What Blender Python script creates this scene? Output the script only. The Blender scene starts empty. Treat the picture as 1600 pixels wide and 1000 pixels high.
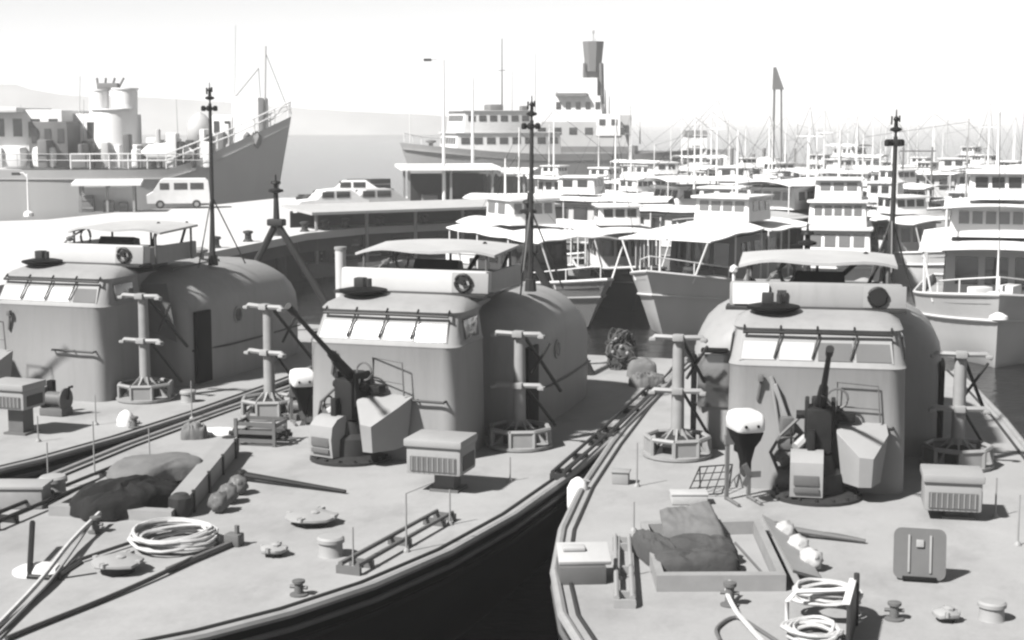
import bpy, bmesh, math, random
from math import sin, cos, pi, radians as R
from mathutils import Vector, Matrix
random.seed(7)
SC = bpy.context.scene
COL = SC.collection

# ---------------------------------------------------------------- camera, sky, sun, exposure
F, YH, CZ = 2400.0, 188.0, 8.0            # focal length in photo pixels, horizon row, eye height above the water
PITCH = math.atan((500 - YH) / F)
cd = bpy.data.cameras.new("camera"); cam = bpy.data.objects.new("camera", cd); COL.objects.link(cam)
cd.sensor_width = 36.0; cd.lens = 36.0 * F / 1600.0; cd.clip_start = 0.5; cd.clip_end = 20000
cam.location = (0, 0, CZ); cam.rotation_euler = (pi / 2 - PITCH, 0, 0)
SC.camera = cam

SUN_EL, SUN_AZ = R(47), R(-128)           # azimuth from straight ahead (+Y), negative = to the left
W = bpy.data.worlds.new("World"); SC.world = W; W.use_nodes = True
nt = W.node_tree; nt.nodes.clear()
sky = nt.nodes.new("ShaderNodeTexSky"); sky.sky_type = 'NISHITA'; sky.sun_disc = False
sky.sun_elevation = SUN_EL; sky.sun_rotation = SUN_AZ; sky.altitude = 0
sky.air_density = 1.0; sky.dust_density = 0.0; sky.ozone_density = 1.0
bw = nt.nodes.new("ShaderNodeRGBToBW")     # black-and-white film: the sky has no colour
bg = nt.nodes.new("ShaderNodeBackground"); bg.inputs[1].default_value = 0.055
wo = nt.nodes.new("ShaderNodeOutputWorld")
nt.links.new(sky.outputs[0], bw.inputs[0]); nt.links.new(bw.outputs[0], bg.inputs[0]); nt.links.new(bg.outputs[0], wo.inputs[0])
sl = bpy.data.lights.new("sun", 'SUN'); sl.energy = 5.0; sl.angle = R(2.5); sl.color = (1.0, 0.985, 0.965)
sun = bpy.data.objects.new("sun", sl); COL.objects.link(sun)
sd = Vector((sin(SUN_AZ) * cos(SUN_EL), cos(SUN_AZ) * cos(SUN_EL), sin(SUN_EL)))
sun.rotation_euler = sd.to_track_quat('Z', 'Y').to_euler(); sun.location = sd * 60
SC.view_settings.view_transform = 'Standard'; SC.view_settings.look = 'None'
SC.view_settings.exposure = 1.32; SC.view_settings.gamma = 1.0
SC.cycles.use_denoising = True
SC.cycles.filter_width = 2.4
SC.cycles.diffuse_bounces = 1; SC.cycles.max_bounces = 6; SC.cycles.volume_bounces = 1

# ---------------------------------------------------------------- helpers
def ray(px, py):
    x = (px - 800) / F; y = (500 - py) / F
    return Vector((x, cos(PITCH) + y * sin(PITCH), -sin(PITCH) + y * cos(PITCH)))
def at(px, py, z):                         # point of the photo on the level z
    r = ray(px, py); return Vector((0, 0, CZ)) + r * ((z - CZ) / r.z)
def dep(px, py, Y):                        # point of the photo at the distance Y
    r = ray(px, py); return Vector((0, 0, CZ)) + r * (Y / r.y)

class MB:
    def __init__(s): s.b = bmesh.new()
    def _x(s, vs, M):
        if M is not None:
            for v in vs: v.co = M @ v.co
    def box(s, c, d, rz=0, rx=0, ry=0, bev=0):
        r = bmesh.ops.create_cube(s.b, size=1); vs = r['verts']
        for v in vs: v.co = Vector((v.co.x * d[0], v.co.y * d[1], v.co.z * d[2]))
        M = Matrix.Translation(c) @ Matrix.Rotation(rz, 4, 'Z') @ Matrix.Rotation(ry, 4, 'Y') @ Matrix.Rotation(rx, 4, 'X')
        s._x(vs, M)
        if bev:
            es = list({e for v in vs for e in v.link_edges})
            bmesh.ops.bevel(s.b, geom=es, offset=bev, segments=2, affect='EDGES', profile=.6)
        return s
    def cyl(s, p0, p1, r0, r1=None, n=10):
        r1 = r0 if r1 is None else r1
        p0, p1 = Vector(p0), Vector(p1); d = p1 - p0
        q = d.to_track_quat('Z', 'Y').to_matrix()
        A = [s.b.verts.new(p0 + q @ Vector((r0 * cos(2 * pi * i / n), r0 * sin(2 * pi * i / n), 0))) for i in range(n)]
        B = [s.b.verts.new(p1 + q @ Vector((r1 * cos(2 * pi * i / n), r1 * sin(2 * pi * i / n), 0))) for i in range(n)]
        for i in range(n): s.b.faces.new((A[i], A[(i + 1) % n], B[(i + 1) % n], B[i]))
        s.b.faces.new(A[::-1]); s.b.faces.new(B); return s
    def tube(s, pts, r, n=6, closed=False):
        pts = [Vector(p) for p in pts]; m = len(pts); rings = []
        for i, p in enumerate(pts):
            a = pts[(i - 1) % m] if (closed or i > 0) else p
            c = pts[(i + 1) % m] if (closed or i < m - 1) else p
            t = (c - a).normalized()
            u = t.cross(Vector((0, 0, 1)))
            if u.length < .05: u = t.cross(Vector((1, 0, 0)))
            u.normalize(); w = u.cross(t)
            rr = r[i] if isinstance(r, (list, tuple)) else r
            rings.append([s.b.verts.new(p + (u * cos(2 * pi * k / n) + w * sin(2 * pi * k / n)) * rr) for k in range(n)])
        s.loft_v(rings, loop=closed); return s
    def loft_v(s, rings, loop=False, cap=True):
        n = len(rings[0]); m = len(rings)
        for i in range(m if loop else m - 1):
            a, b = rings[i], rings[(i + 1) % m]
            for k in range(n): s.b.faces.new((a[k], a[(k + 1) % n], b[(k + 1) % n], b[k]))
        if not loop and cap:
            s.b.faces.new(rings[0][::-1]); s.b.faces.new(rings[-1])
    def loft(s, rings, cap=True):
        s.loft_v([[s.b.verts.new(p) for p in r] for r in rings], cap=cap); return s
    def strip(s, rows, thick=None):        # open sheet from rows of points
        V = [[s.b.verts.new(p) for p in r] for r in rows]
        for a, b in zip(V, V[1:]):
            for k in range(len(a) - 1): s.b.faces.new((a[k], a[k + 1], b[k + 1], b[k]))
        return s
    def slab(s, f, nx, ny, t):             # sheet f(u,v) with thickness t straight down
        for dz, fl in ((0, 0), (-t, 1)):
            V = [[s.b.verts.new(Vector(f(i / nx, j / ny)) + Vector((0, 0, dz))) for i in range(nx + 1)] for j in range(ny + 1)]
            for j in range(ny):
                for i in range(nx):
                    q = (V[j][i], V[j][i + 1], V[j + 1][i + 1], V[j + 1][i]); s.b.faces.new(q[::-1] if fl else q)
            if not fl: T = V
        rim = lambda V: V[0] + [r[-1] for r in V[1:]] + V[-1][::-1][1:] + [r[0] for r in V[::-1]][1:-1]
        a, b = rim(T), rim(V)
        for k in range(len(a)): s.b.faces.new((a[k], b[k], b[(k + 1) % len(a)], a[(k + 1) % len(a)]))
        return s
    def hullpts(s, pts):
        vs = [s.b.verts.new(p) for p in pts]
        r = bmesh.ops.convex_hull(s.b, input=vs)
        bad = [v for v in r['geom_interior'] if isinstance(v, bmesh.types.BMVert)]
        if bad: bmesh.ops.delete(s.b, geom=bad, context='VERTS')
        return s
    def lathe(s, c, prof, n=16, sc=(1, 1)):   # prof: (r,z)
        c = Vector(c)
        s.loft([[c + Vector((max(r, .001) * cos(2 * pi * k / n) * sc[0], max(r, .001) * sin(2 * pi * k / n) * sc[1], z)) for k in range(n)] for r, z in prof]); return s
    def prism(s, poly, z0, z1):
        return s.loft([[Vector((x, y, z)) for x, y in poly] for z in (z0, z1)])
    def blob(s, c, r, sub=2, amp=.15, freq=2.2, seed=0):
        q = bmesh.ops.create_icosphere(s.b, subdivisions=sub, radius=1)
        from mathutils import noise
        for v in q['verts']:
            k = 1 + amp * noise.noise(v.co * freq + Vector((seed * 7.3, seed * 3.1, 0)))
            v.co = Vector((v.co.x * r[0] * k, v.co.y * r[1] * k, v.co.z * r[2] * k)) + Vector(c)
        return s
    def build(s, name, m, parent=None, loc=None, rz=None, ang=35, label=None):
        bmesh.ops.remove_doubles(s.b, verts=s.b.verts, dist=1e-5)
        bmesh.ops.recalc_face_normals(s.b, faces=s.b.faces)
        me = bpy.data.meshes.new(name); s.b.to_mesh(me); s.b.free()
        for p in me.polygons: p.use_smooth = True
        me.set_sharp_from_angle(angle=R(ang))
        me.materials.append(MAT[m])
        o = bpy.data.objects.new(name, me); COL.objects.link(o)
        if parent: o.parent = parent
        if loc is not None: o.location = loc
        if rz is not None: o.rotation_euler.z = rz
        if label: o['label'] = label
        return o
def tag(o, label=None, cat=None, group=None, kind=None):
    for k, v in (('label', label), ('category', cat), ('group', group), ('kind', kind)):
        if v: o[k] = v
    return o
def empty(name, loc=(0, 0, 0), rz=0, **kw):
    o = bpy.data.objects.new(name, None); COL.objects.link(o); o.location = loc; o.rotation_euler.z = rz
    o.empty_display_size = .2
    return tag(o, **kw)
KIDS = lambda o: [c for c in bpy.data.objects if c.parent == o]
def copy_tree(o, kids=None):
    if kids is None:
        kids = {}
        for c in bpy.data.objects:
            if c.parent: kids.setdefault(c.parent.name, []).append(c)
    c = o.copy(); COL.objects.link(c)
    for ch in kids.get(o.name, []):
        d = copy_tree(ch, kids); d.parent = c
    return c
def rrect(hx, y0, y1, r, z, n=4, y0l=None):     # rounded rectangle ring at height z
    pts = []
    for cx, cy, a in ((hx - r, y1 - r, 0), (-hx + r, y1 - r, 90), (-hx + r, y0 + r, 180), (hx - r, y0 + r, 270)):
        for k in range(n + 1):
            t = R(a + 90 * k / n); pts.append(Vector((cx + r * cos(t), cy + r * sin(t), z)))
    return pts
def lerp(x, xs, ys):
    if x <= xs[0]: return ys[0]
    for i in range(len(xs) - 1):
        if x <= xs[i + 1]:
            t = (x - xs[i]) / (xs[i + 1] - xs[i]); return ys[i] + (ys[i + 1] - ys[i]) * t
    return ys[-1]

# ---------------------------------------------------------------- materials (all grey: black-and-white photograph)
MAT = {}
def mat(name, v, rough=.6, amt=.12, scale=3.0, metal=0.0, bump=.05, spec=.18, streak=False, coat=0, stain=0, bs=6.0, bd=.02):
    m = bpy.data.materials.new(name); m.use_nodes = True; t = m.node_tree; N = t.nodes; L = t.links
    b = N['Principled BSDF']; b.inputs['Roughness'].default_value = rough; b.inputs['Metallic'].default_value = metal
    b.inputs['Specular IOR Level'].default_value = spec; b.inputs['Coat Weight'].default_value = coat
    tc = N.new('ShaderNodeTexCoord'); mp = N.new('ShaderNodeMapping'); L.new(tc.outputs['Object'], mp.inputs[0])
    if streak: mp.inputs['Scale'].default_value = (1, 1, .22)
    n1 = N.new('ShaderNodeTexNoise'); n1.inputs['Scale'].default_value = scale; n1.inputs['Detail'].default_value = 6; n1.inputs['Roughness'].default_value = .62
    n2 = N.new('ShaderNodeTexNoise'); n2.inputs['Scale'].default_value = scale * .23; n2.inputs['Detail'].default_value = 3
    L.new(mp.outputs[0], n1.inputs[0]); L.new(mp.outputs[0], n2.inputs[0])
    ad = N.new('ShaderNodeMath'); ad.operation = 'ADD'; L.new(n1.outputs[0], ad.inputs[0]); L.new(n2.outputs[0], ad.inputs[1])
    mr = N.new('ShaderNodeMapRange'); L.new(ad.outputs[0], mr.inputs[0])
    mr.inputs[1].default_value = .65; mr.inputs[2].default_value = 1.35
    mr.inputs[3].default_value = v * (1 - amt); mr.inputs[4].default_value = min(.92, v * (1 + amt))
    col = mr.outputs[0]
    if stain:                              # scattered dirt: blotches on decks, vertical runs on walls, fine speckle
        mp2 = N.new('ShaderNodeMapping'); L.new(tc.outputs['Object'], mp2.inputs[0]); mp2.inputs['Scale'].default_value = (5, 5, .5) if streak else (.9, .5, 1)
        for sc_, k, src in ((1.0, stain, mp2), (.45 if not streak else .3, stain * .8, mp2), (24.0, stain * .5, mp)):
            n4 = N.new('ShaderNodeTexNoise'); n4.inputs['Scale'].default_value = sc_; n4.inputs['Detail'].default_value = 8; n4.inputs['Roughness'].default_value = .7; L.new(src.outputs[0], n4.inputs[0])
            r4 = N.new('ShaderNodeMapRange'); L.new(n4.outputs[0], r4.inputs[0]); r4.inputs[1].default_value = .5; r4.inputs[2].default_value = .72; r4.inputs[3].default_value = 1; r4.inputs[4].default_value = 1 - k * 2
            mm = N.new('ShaderNodeMath'); mm.operation = 'MULTIPLY'; L.new(col, mm.inputs[0]); L.new(r4.outputs[0], mm.inputs[1]); col = mm.outputs[0]
    L.new(col, b.inputs['Base Color'])
    if bump:
        bp = N.new('ShaderNodeBump'); bp.inputs['Strength'].default_value = bump; bp.inputs['Distance'].default_value = bd
        n3 = N.new('ShaderNodeTexNoise'); n3.inputs['Scale'].default_value = scale * bs; n3.inputs['Detail'].default_value = 4
        L.new(tc.outputs['Object'], n3.inputs[0]); L.new(n3.outputs[0], bp.inputs['Height']); L.new(bp.outputs[0], b.inputs['Normal'])
    MAT[name] = m; return m
mat('deck_paint', 0.215, .75, .10, 1.3, bump=.25, stain=.10)
mat('grey_paint', 0.2, .5, .10, 1.1, streak=True, stain=.055)
mat('roof_paint', 0.2, .55, .12, 1.5)
mat('mid_grey', 0.085, .5, .14, 2.5)
mat('dark_grey', 0.024, .5, .2, 3)
mat('black_paint', 0.006, .6, .25, 3, spec=.06)
mat('gun_metal', 0.012, .5, .3, 6, spec=.15)
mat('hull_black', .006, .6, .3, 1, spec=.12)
mat('rail_grey', 0.19, .5, .15, 4)
mat('white_paint', 0.5, .4, .08, 2)
mat('white_canvas', 0.55, .85, .06, 2, bump=.15)
mat('grey_canvas', 0.045, .9, .25, 3, bump=.9, bs=1.6, bd=.035)
mat('dark_canvas', 0.01, .9, .3, 4, bump=.9, bs=1.6, bd=.035)
mat('pale_canvas', 0.27, .9, .1, 2, bump=.2)
mat('rope', 0.34, .9, .15, 30, bump=.4)
mat('dark_rope', 0.035, .9, .25, 30, bump=.4)
mat('glass_sky_pale', 0.30, .35, .05, 1, bump=0, spec=.4)  # sky reflection put into the pale base colour of the panes
mat('glass_grey', 0.1, .08, .1, 1, bump=0, spec=.8, coat=.4)
mat('glass_dark', .02, .06, .1, 1, bump=0, spec=.6)
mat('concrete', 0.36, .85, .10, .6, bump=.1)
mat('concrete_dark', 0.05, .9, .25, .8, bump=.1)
mat('ship_grey', 0.3, .6, .12, .35, streak=True)  # ship greys lightened so the colour carries part of the haze
mat('ship_light', 0.55, .6, .12, .5, streak=True)
mat('ship_dark', 0.11, .6, .2, .5, streak=True)
mat('wood', 0.1, .7, .2, 5)
mat('hull_pale', 0.38, .5, .10, .8, streak=True)
mat('hull_mid', 0.14, .5, .12, .8, streak=True)
mat('hull_dark', 0.04, .5, .2, .8, streak=True)
mat('tarp', .10, .9, .2, 3, bump=.8, bs=1.4, bd=.03)
mat('ship_mid', .22, .6, .12, .5, streak=True)
mat('net', .06, .9, .9, 9, bump=.8)
mat('rubber', .02, .8, .2, 5)
mat('hill', 0.2, .95, .3, .02, bump=0)
HAZE = 0.00065
# ---------------------------------------------------------------- the setting: water, hills, quay
def water_mat():
    m = bpy.data.materials.new('water'); m.use_nodes = True; t = m.node_tree; N = t.nodes; L = t.links
    b = N['Principled BSDF']; b.inputs['Base Color'].default_value = (.012, .012, .012, 1)
    b.inputs['Roughness'].default_value = .14; b.inputs['Specular IOR Level'].default_value = .5
    tc = N.new('ShaderNodeTexCoord'); mp = N.new('ShaderNodeMapping'); mp.inputs['Scale'].default_value = (.8, 1.5, 1); mp.inputs['Rotation'].default_value = (0, 0, .3)
    L.new(tc.outputs['Object'], mp.inputs[0]); h = None
    for s, k in ((.55, 1.0), (2.1, .45), (6.5, .16)):
        n = N.new('ShaderNodeTexNoise'); n.inputs['Scale'].default_value = s; n.inputs['Detail'].default_value = 3; L.new(mp.outputs[0], n.inputs[0])
        q = N.new('ShaderNodeMath'); q.operation = 'MULTIPLY'; q.inputs[1].default_value = k; L.new(n.outputs[0], q.inputs[0])
        if h is None: h = q
        else:
            a = N.new('ShaderNodeMath'); a.operation = 'ADD'; L.new(h.outputs[0], a.inputs[0]); L.new(q.outputs[0], a.inputs[1]); h = a
    bp = N.new('ShaderNodeBump'); bp.inputs['Strength'].default_value = .4; bp.inputs['Distance'].default_value = .22
    L.new(h.outputs[0], bp.inputs['Height']); L.new(bp.outputs[0], b.inputs['Normal']); MAT['water'] = m
water_mat()
m = MB(); m.strip([[Vector((x, y, 0)) for x in (-4200, -300, 300, 4200)] for y in (-60, 300, 1500, 8000)])
tag(m.build('water', 'water'), kind='structure')

def ridge(px0, px1, top, Y, name):
    m = MB(); n = 60; rows = [[], [], []]
    from mathutils import noise
    for i in range(n + 1):
        px = px0 + (px1 - px0) * i / n
        z = (YH - top(px) + 1.6 * noise.noise(Vector((px * .03, Y, 0)))) * Y / F + CZ
        x = (px - 800) / F * Y
        rows[0].append(Vector((x, Y - 40, -1))); rows[1].append(Vector((x, Y, max(z, -.8)))); rows[2].append(Vector((x, Y + 60, -1)))
    m.strip(rows); return tag(m.build(name, 'hill'), kind='structure')
ridge(-400, 900, lambda p: lerp(p, [-400, 0, 30, 60, 110, 220, 330, 470, 560, 660, 800, 900], [120, 133, 132, 142, 150, 152, 158, 169, 175, 179, 190, 215]), 900, 'hills')


QZ = 2.55                                   # level of the quay
fe = [at(780, 346, QZ), at(575, 355, QZ), at(480, 364, QZ), at(340, 392, QZ)]
dirq = (fe[3] - fe[1]).normalized()
fe.append(fe[3] + dirq * 30)
be = [at(75, 343, QZ) + Vector((-45, -30, 0)), at(75, 343, QZ), at(200, 330, QZ), at(345, 319, QZ), at(440, 309, QZ), at(700, 306, QZ), at(800, 318, QZ)]
poly = [(p.x, p.y) for p in fe] + [(p.x, p.y) for p in be]
m = MB(); m.prism(poly, QZ - .35, QZ)
quay = m.build('quay', 'concrete'); tag(quay, kind='structure')
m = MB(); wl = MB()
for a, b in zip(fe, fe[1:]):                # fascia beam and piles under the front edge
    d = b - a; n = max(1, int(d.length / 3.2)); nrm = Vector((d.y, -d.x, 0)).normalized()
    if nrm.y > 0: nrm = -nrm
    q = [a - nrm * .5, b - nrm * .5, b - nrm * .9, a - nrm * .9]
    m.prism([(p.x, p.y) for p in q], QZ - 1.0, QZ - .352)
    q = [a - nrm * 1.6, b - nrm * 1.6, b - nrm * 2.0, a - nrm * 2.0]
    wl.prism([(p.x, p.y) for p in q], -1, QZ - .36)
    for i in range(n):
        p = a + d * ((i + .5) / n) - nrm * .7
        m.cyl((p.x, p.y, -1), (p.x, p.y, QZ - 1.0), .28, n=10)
m.build('quay_substructure', 'concrete_dark', quay); wl.build('quay_shade_wall', 'hull_black', quay)  # black wall added to stand for the shade beneath the quay

# ---------------------------------------------------------------- patrol boats
D = 1.9                                     # deck level
OUT = [(0, -11.35), (.38, -11.3), (.85, -11.02), (1.35, -10.5), (2.0, -9.65), (2.62, -8.55), (3.15, -7.2), (3.58, -5.4), (3.85, -3.2), (3.96, -.5), (3.93, 3), (3.8, 7), (3.55, 11), (3.35, 13.2)]
def outline(dx=0.0, f=1.0, rk=0.0, left=1.0):
    pts = []
    for x, y in OUT:
        nx = x * f - dx if x > .5 else x * f
        k = max(0, min(1, (-3 - y) / 8.35))
        pts.append((max(0, nx), y + rk * k ** 1.5 + (dx if x <= .5 else dx * k * .6)))
    return [(x, y) for x, y in pts[::-1]] + [(-x * left, y) for x, y in pts[1:]]
class Boat:
    def __init__(s, ox, oy, th, label):
        s.o = Vector((ox, oy, 0)); s.th = R(th)
        s.e = empty('patrol_boat', (ox, oy, 0), -R(th)); tag(s.e, label, 'patrol boat', 'grey patrol boats moored side by side')
    def loc(s, P):
        d = P - s.o; return Vector((d.x * cos(s.th) - d.y * sin(s.th), d.x * sin(s.th) + d.y * cos(s.th), P.z))
    def w(s, x, y, z=D): return Vector((s.o.x + x * cos(s.th) + y * sin(s.th), s.o.y - x * sin(s.th) + y * cos(s.th), z))
    def deck(s, px, py, z=D): return s.loc(at(px, py, z))
    def dep(s, px, py, ly):                 # photo point in the boat's cross plane at local y
        r = ray(px, py); o = Vector((0, 0, CZ)); a = Vector((sin(s.th), cos(s.th), 0))
        t = (ly + a.dot(s.o) - a.dot(o)) / a.dot(r); return s.loc(o + r * t)

def shift(objs, dx):
    for o in objs:
        for v in o.data.vertices: v.co.x += dx
def hull_parts(B):
    e = B.e
    m = MB(); m.loft([[Vector((x, y, z)) for x, y in outline(0, f, rk, B.wide)] for z, f, rk in ((D - .03, 1, 0), (D - .55, .985, .15), (.9, .94, .6), (.2, .86, 1.3), (-.5, .7, 2.2))])
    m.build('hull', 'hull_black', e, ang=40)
    m = MB(); m.loft([[Vector((x, y, z)) for x, y in outline(.015, left=B.wide)] for z in (D - .12, D)]); m.build('deck', 'deck_paint', e)
    def rail(name, mt, dx, z, r, lo=0):
        m = MB(); m.tube([Vector((x, y, z)) for x, y in outline(dx, left=B.wide)], r, 8); m.build(name, mt, e)
    rail('gunwale_rail', 'rail_grey', -.02, D + .0, .065)
    rail('waterway_strip', 'dark_grey', .17, D + .012, .028)
    rail('rubbing_strake', 'mid_grey', -.035, D - .20, .04)
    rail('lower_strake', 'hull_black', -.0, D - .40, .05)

def pilot_house(B):
    e = B.e; m = MB()
    prof = [(1.9, 1.46, 0, .28), (2.9, 1.45, .03, .28), (3.93, 1.43, .07, .28), (3.97, 1.45, .05, .28), (4.02, 1.42, .12, .28), (4.50, 1.36, .40, .30), (4.56, 1.40, .36, .32), (4.64, 1.36, .50, .35), (4.74, 1.2, .85, .40), (4.78, 1.0, 1.3, .4)]
    m.loft([rrect(hx, y0, 1.8 if z < 4.6 else 1.78, r, z, 5) for z, hx, y0, r in prof]); ph = m.build('pilot_house', 'grey_paint', e, ang=50)
    m = MB(); m.box((0, 2.6, 3.2), (1.9, 1.9, 2.6), bev=.05); m.build('companion_trunk', 'grey_paint', ph)
    # slanted windows
    for i, xc in enumerate((-.95, -.33, .30, .92)):
        w = .56; m = MB()
        pts = []
        for (zz, hx) in ((4.06, w / 2), (4.44, w / 2 * .97)):
            y = .12 + (zz - 4.02) / .48 * .28
            for sx in (-1, 1):
                for o in (-.012, .02): pts.append((xc * (1 if zz < 4.2 else .965) + sx * hx, y + o, zz - o * .6))
        fr = MB(); fr.hullpts([Vector(((p[0] - xc) * 1.13 + xc, p[1] + .006, (p[2] - 4.25) * 1.12 + 4.25)) for p in pts]); fw = fr.build('window_frame', 'roof_paint', ph)
        m.hullpts(pts); m.build('window', 'glass_sky_pale' if i < (2 if B.kind == 'R' else 3) else 'glass_grey', fw)
    for sx in (-1, 1):                      # side windows on the rounded corners
        m = MB(); m.box((sx * 1.42, .95, 4.24), (.03, .7, .36), ry=-sx * .12, bev=.01); m.build('side_window', 'glass_dark' if sx < 0 else 'glass_grey', ph)
    m = MB(); m.tube([(-1.22, .28, 4.50), (0, .26, 4.51), (1.22, .28, 4.50)], .028, 6)
    for x in (-1.2, -.6, 0, .6, 1.2): m.cyl((x, .27, 4.5), (x, .40, 4.60), .018, n=6)
    m.build('visor_bar', 'gun_metal', ph)
    for x in (-.62, .0, .62):
        m = MB(); m.tube([(x + .03, .30, 4.5), (x - .08, .12, 4.10)], .016, 5); m.build('wiper', 'gun_metal', ph)
    m = MB(); m.tube([(.2, -.06, 3.02), (.8, -.07, 3.01), (1.25, -.06, 3.0)], .025, 6)
    for x in (.2, .72, 1.25): m.cyl((x, -.06, 3.01), (x, .05, 3.01), .02, n=6)
    m.build('handrail', 'gun_metal', ph)
    m = MB(); m.box((-.9, -.02, 3.78), (.09, .1, .12), bev=.02); m.cyl((-.9, 0, 3.7), (-.95, .02, 3.4), .03, n=6); m.build('horn', 'mid_grey', ph)
    # dark flat disc and a small pyramid on the roof
    m = MB(); m.lathe((-.75, 1.05, 4.76), [(.05, 0), (.36, .02), (.45, .06), (.45, .1), (.3, .13), (.0, .14)], 18); rd = m.build('roof_disc', 'black_paint', ph)
    m = MB(); m.box((-.85, 1.15, 4.97), (.2, .2, .2), bev=.02); m.cyl((-.65, 1.1, 4.9), (-.65, 1.1, 5.06), .05, n=8); m.build('roof_lamp', 'dark_grey', ph)
    shift([ph] + KIDS(ph) + [g for c in KIDS(ph) for g in KIDS(c)], B.phx)
    return ph

def flying_bridge(B):
    e = B.e; m = MB()
    m.box((-.05, 1.72, 4.98), (2.95, .34, .44), bev=.06, rx=-.12); fb = m.build('bridge_screen', 'pale_screen' if B.kind != 'R' else 'grey_paint', e)
    m = MB(); m.box((-.05, 1.58, 4.765), (3.05, .5, .06), bev=.01); m.build('screen_sill', 'dark_grey', fb)
    m = MB(); m.box((1.12, 1.51, 4.99), (.72, .05, .38), rx=-.12, bev=.01); m.build('screen_panel', 'roof_paint', fb)
    if B.kind == 'R':
        m = MB(); m.box((-1.15, 1.51, 5.0), (.62, .06, .36), rx=-.12, bev=.02); m.build('screen_panel', 'white_canvas', fb)
        m = MB(); m.box((-.62, 1.50, 4.98), (.16, .05, .2), bev=.01); m.build('screen_slot', 'glass_dark', fb)
    m = MB(); q = [(1.0 + .15 * cos(a), 1.44, 5.0 + .15 * sin(a)) for a in [2 * pi * k / 16 for k in range(16)]]
    m.tube(q, .035, 6, closed=True); m.cyl((1.0, 1.5, 5.0), (1.0, 1.40, 5.0), .05 if B.kind != 'R' else .14, n=14); m.cyl((1.0, 1.45, 4.85), (1.0, 1.45, 4.62), .03, n=6)
    m.build('searchlight', 'gun_metal', fb)
    m = MB(); m.box((-1.3, 3.0, 4.95), (.1, 2.3, .36), bev=.03); m.box((1.25, 3.0, 4.95), (.1, 2.3, .36), bev=.03); m.box((0, 3.0, 4.76), (2.6, 2.3, .06)); m.box((0, 4.1, 4.85), (2.5, .1, .3), bev=.03)
    m.build('bridge_coaming', 'grey_paint', e)
    m = MB(); m.hullpts([(-.5, 2.5, 4.8), (.5, 2.5, 4.8), (-.5, 3.0, 4.8), (.5, 3.0, 4.8), (-.45, 2.75, 5.3), (.45, 2.75, 5.3), (-.45, 3.0, 5.25), (.45, 3.0, 5.25)]); m.build('steering_console', 'dark_grey', e)
    # canopy: thin arched awning on four posts
    x0, x1, y0, y1 = B.can
    def f(u, v):
        a = 4 * u * (1 - u)
        return (x0 + (x1 - x0) * u, y0 + (y1 - y0) * v - .22 * a * (1 - v), 5.50 + .08 * a + .05 * v - .10 * abs(u - .5) * (1 - v) + (.05 * sin(9 * u) * (1 - v)))
    m = MB(); m.slab(f, 14, 6, .05); ca = m.build('canopy', 'pale_canvas', e, ang=60)
    for u, v in ((.06, .05), (.94, .05), (.06, .95), (.94, .95), (.5, .95)):
        p = f(u, v); m = MB(); m.cyl((p[0], p[1], 4.74), (p[0], p[1], p[2] - .05), .028, n=7); m.build('canopy_post', 'mid_grey', ca)
    m = MB(); m.cyl((.2, 3.9, 4.9), (.85, 3.2, 5.6), .045, n=6); m.cyl((.9, 4.0, 4.9), (1.2, 3.9, 5.6), .035, n=6); m.build('canopy_strut', 'dark_grey', ca)
    m = MB(); m.tube([(-.55 + .13 * cos(a), 2.3, 5.32 + .2 * sin(a)) for a in [2 * pi * k / 14 for k in range(14)]], .03, 5, closed=True)
    m.tube([(-1.0, 1.9, 5.05), (-.8, 2.0, 5.3), (-.55, 2.3, 5.5)], .025, 5); m.blob((-.78, 2.0, 5.28), (.09, .09, .07), 1); m.build('steering_wheel', 'mid_grey', e)

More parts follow.
